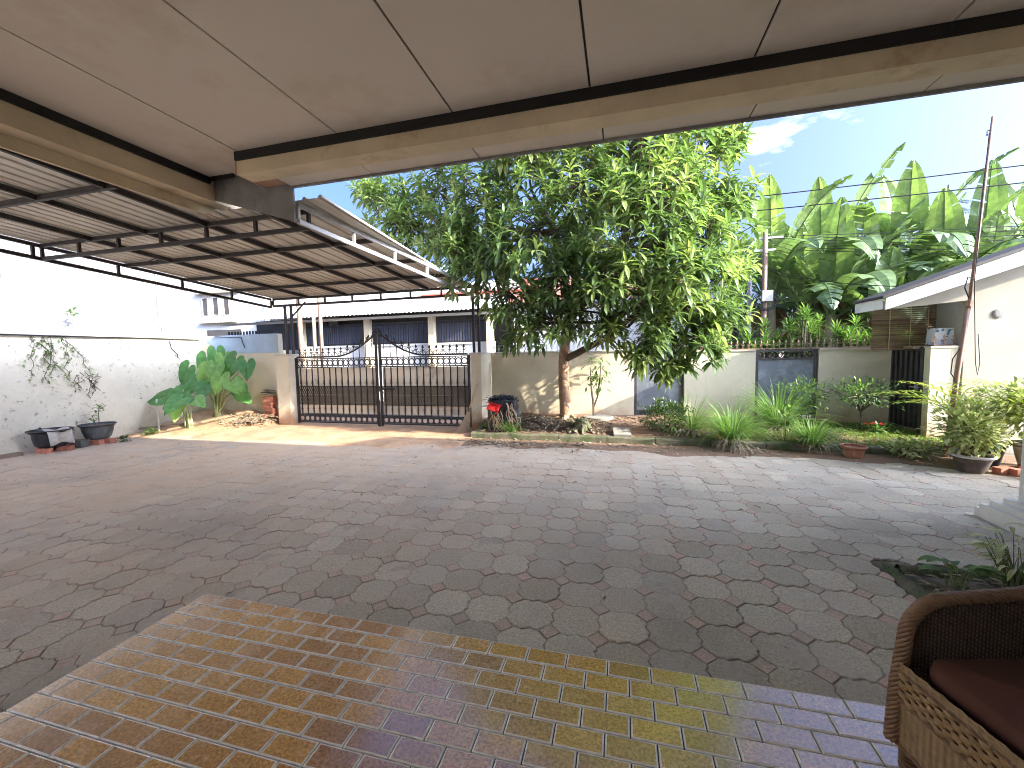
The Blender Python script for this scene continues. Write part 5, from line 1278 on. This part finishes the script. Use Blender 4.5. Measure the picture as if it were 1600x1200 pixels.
# ================================================================== wicker armchair
TH_ = R(14); cu = Vector((math.cos(TH_), math.sin(TH_), 0)); cw = Vector((math.sin(TH_), -math.cos(TH_), 0)); c0 = Vector((.985, 1.74, 0))
def CH(u, w, z): return c0+cu*u+cw*w+Vector((0, 0, z))
ch = thing('wicker_armchair', 'brown woven wicker armchair with dark red-brown seat cushion on the tiled porch', 'armchair', tuple(CH(.35, .35, 0)))
CW, CD = .72, .66
def braid(name, path, r_, parent, turns=16):
    m_ = MB(); n = len(path)
    P_ = [Vector(p) for p in path]; seg = [0]
    for i in range(1, n): seg.append(seg[-1]+(P_[i]-P_[i-1]).length)
    T = seg[-1]; S = int(T/.011)
    def at(s):
        for i in range(1, n):
            if seg[i] >= s: k = (s-seg[i-1])/(seg[i]-seg[i-1]+1e-9); return P_[i-1].lerp(P_[i], k)
        return P_[-1]
    for st in range(7):
        pts = []
        for k in range(S+1):
            s = T*k/S; p = at(s); d = (at(min(T, s+.01))-at(max(0, s-.01))).normalized(); x_ = cw - d*cw.dot(d)
            x_.normalize(); y_ = d.cross(x_); ph = 2*math.pi*(s/.13+st/7)
            pts.append(p+x_*r_*math.cos(ph)+y_*r_*.8*math.sin(ph))
        m_.tube(pts, r_*.46, 6)
    return m_.build(name, 'rattan_brown', parent, smooth=True)
def arc(w):
    pts = [CH(-.015, w, .10), CH(-.012, w, .20), CH(-.005, w, .32), CH(.01, w, .43)]
    for k in range(9):
        a = math.pi-k*math.pi/2/8; pts.append(CH(.155+.14*math.cos(a), w, .485+.15*math.sin(a)))
    pts += [CH(.24, w, .64), CH(.34, w, .645), CH(.44, w, .655), CH(.54, w, .69), CH(.60, w, .75), CH(.64, w, .84)]
    return pts
for w in (0, CW): braid('arm_rim', arc(w), .018, ch)
braid('back_rim', [CH(.64, 0, .84), CH(.66, CW*.2, .89), CH(.67, CW*.5, .91), CH(.66, CW*.8, .89), CH(.64, CW, .84)], .018, ch)
# woven surfaces: weavers over stakes
def weave(name, f, nu, nv, r_, mat, du, parent, gap=None, rs=.004):
    """f(u,v)->(point, normal); nv weavers across nu stakes"""
    m_ = MB()
    for j in range(nv):
        v = (j+.5)/nv; pts = []; K = nu*2
        for k in range(K+1):
            p, n_ = f(k/K, v); s = math.cos(math.pi*k/2*du + (j % 2)*math.pi); pts.append(p+n_*s*rs)
        if gap and gap(v): continue
        m_.tube(pts, r_, 4)
    for i in range(nu+1):
        m_.tube([f(i/nu, v)[0] for v in (0, .25, .5, .75, 1)], r_*1.1, 4)
    return m_.build(name, mat, parent)
weave('skirt_weave', lambda u, v: (CH(-.008, .02+u*(CW-.04), .105+v*.165), -cu), 30, 34, .0030, 'rattan_light', 1, ch)
def basket(m):
    for j in range(6):
        for i in range(26):
            w0 = .022+i*(CW-.045)/26; z0 = .278+j*.0165; over = (i//1+j) % 2
            pts = [CH(-.012-(.007*math.sin(math.pi*k/4)) if over else -.006, w0+k*(CW-.045)/26/4, z0+.008) for k in range(5)]
            m.tube(pts, .0088, 5)
tag(part(basket, 'basket_weave', 'rattan_light', ch), kind='stuff')
weave('skirt_border', lambda u, v: (CH(-.010, .02+u*(CW-.04), .378+v*.03), -cu), 24, 7, .0032, 'rattan_light', 1, ch)
part(lambda m: m.box(0, 1, 0, 1, 0, 1) if False else m.add([CH(.002, .02, .10), CH(.002, CW-.02, .10), CH(.002, CW-.02, .40), CH(.002, .02, .40)], [(0, 1, 2, 3)]), 'skirt_lining', 'rattan_dark', ch)
for z in (.10, .272, .375): braid('skirt_band', [CH(-.012, .01, z), CH(-.012, CW*.5, z), CH(-.012, CW-.01, z)], .0065, ch)
def armtop(u):
    pts = arc(0); xs_ = [(p-c0).dot(cu) for p in pts[3:]]; zs = [p.z for p in pts[3:]]
    q = .012+u*.62
    for i in range(1, len(xs_)):
        if xs_[i] >= q: k = (q-xs_[i-1])/(xs_[i]-xs_[i-1]+1e-6); return zs[i-1]+(zs[i]-zs[i-1])*max(0, min(1, k))-.015
    return zs[-1]-.015
for w in (0, CW):
    nd = cw if w == 0 else -cw
    weave('arm_panel', lambda u, v: (CH(.012+u*.62, w, .12+(armtop(u)-.12)*v), nd), 46, 62, .0031, 'rattan_dark', 1, ch, gap=lambda v: .56 < v < .66 and False)
weave('back_panel', lambda u, v: (CH(.62+.03*v, .02+u*(CW-.04), .12+.74*v), -cu), 40, 60, .0036, 'rattan_dark', 1, ch)
def cushion(u, v):
    a = u*2*math.pi; ca, sa = math.cos(a), math.sin(a); e = .22
    sx = math.copysign(abs(ca)**e, ca); sy = math.copysign(abs(sa)**e, sa)
    k = 1 if .2 < v < .8 else (.0 if v in (0, 1) else .965)
    zz = [0, .006, .02, .05, .085, .098, .103][min(6, int(round(v*6)))]; rr = [0, .93, .99, 1.0, .985, .93, 0][min(6, int(round(v*6)))]
    return CH(.325+sx*.295*rr, CW/2+sy*(CW/2-.035)*rr, .352+zz+(.012 if v == 1 else 0)+.004*math.sin(u*21))
m_ = MB(); m_.grid(cushion, 64, 6); cu_ = m_.build('seat_cushion', 'cushion', ch, smooth=True)
part(lambda m: m.add([CH(.0, .02, .345), CH(.62, .02, .345), CH(.62, CW-.02, .345), CH(.0, CW-.02, .345)], [(0, 1, 2, 3)]), 'seat_base', 'rattan_dark', ch)
for u, w in ((.03, .03), (.03, CW-.03), (.60, .03), (.60, CW-.03)):
    part(lambda m: m.tube([CH(u, w, 0), CH(u, w, .05), CH(u, w, .14)], [.022, .025, .028], 12), 'leg', 'rattan_dark', ch, smooth=True)
    part(lambda m: [m.tube([CH(u, w, z)+Vector((.030*math.cos(a), .030*math.sin(a), .004*math.sin(a))) for a in [i*math.pi/6 for i in range(12)]], .005, 5, closed=True) for z in (.012, .028, .044, .06, .076, .092)], 'leg_binding', 'rattan_brown', ch)
for o in bpy.data.objects:
    if '_w' in o: del o['_w']
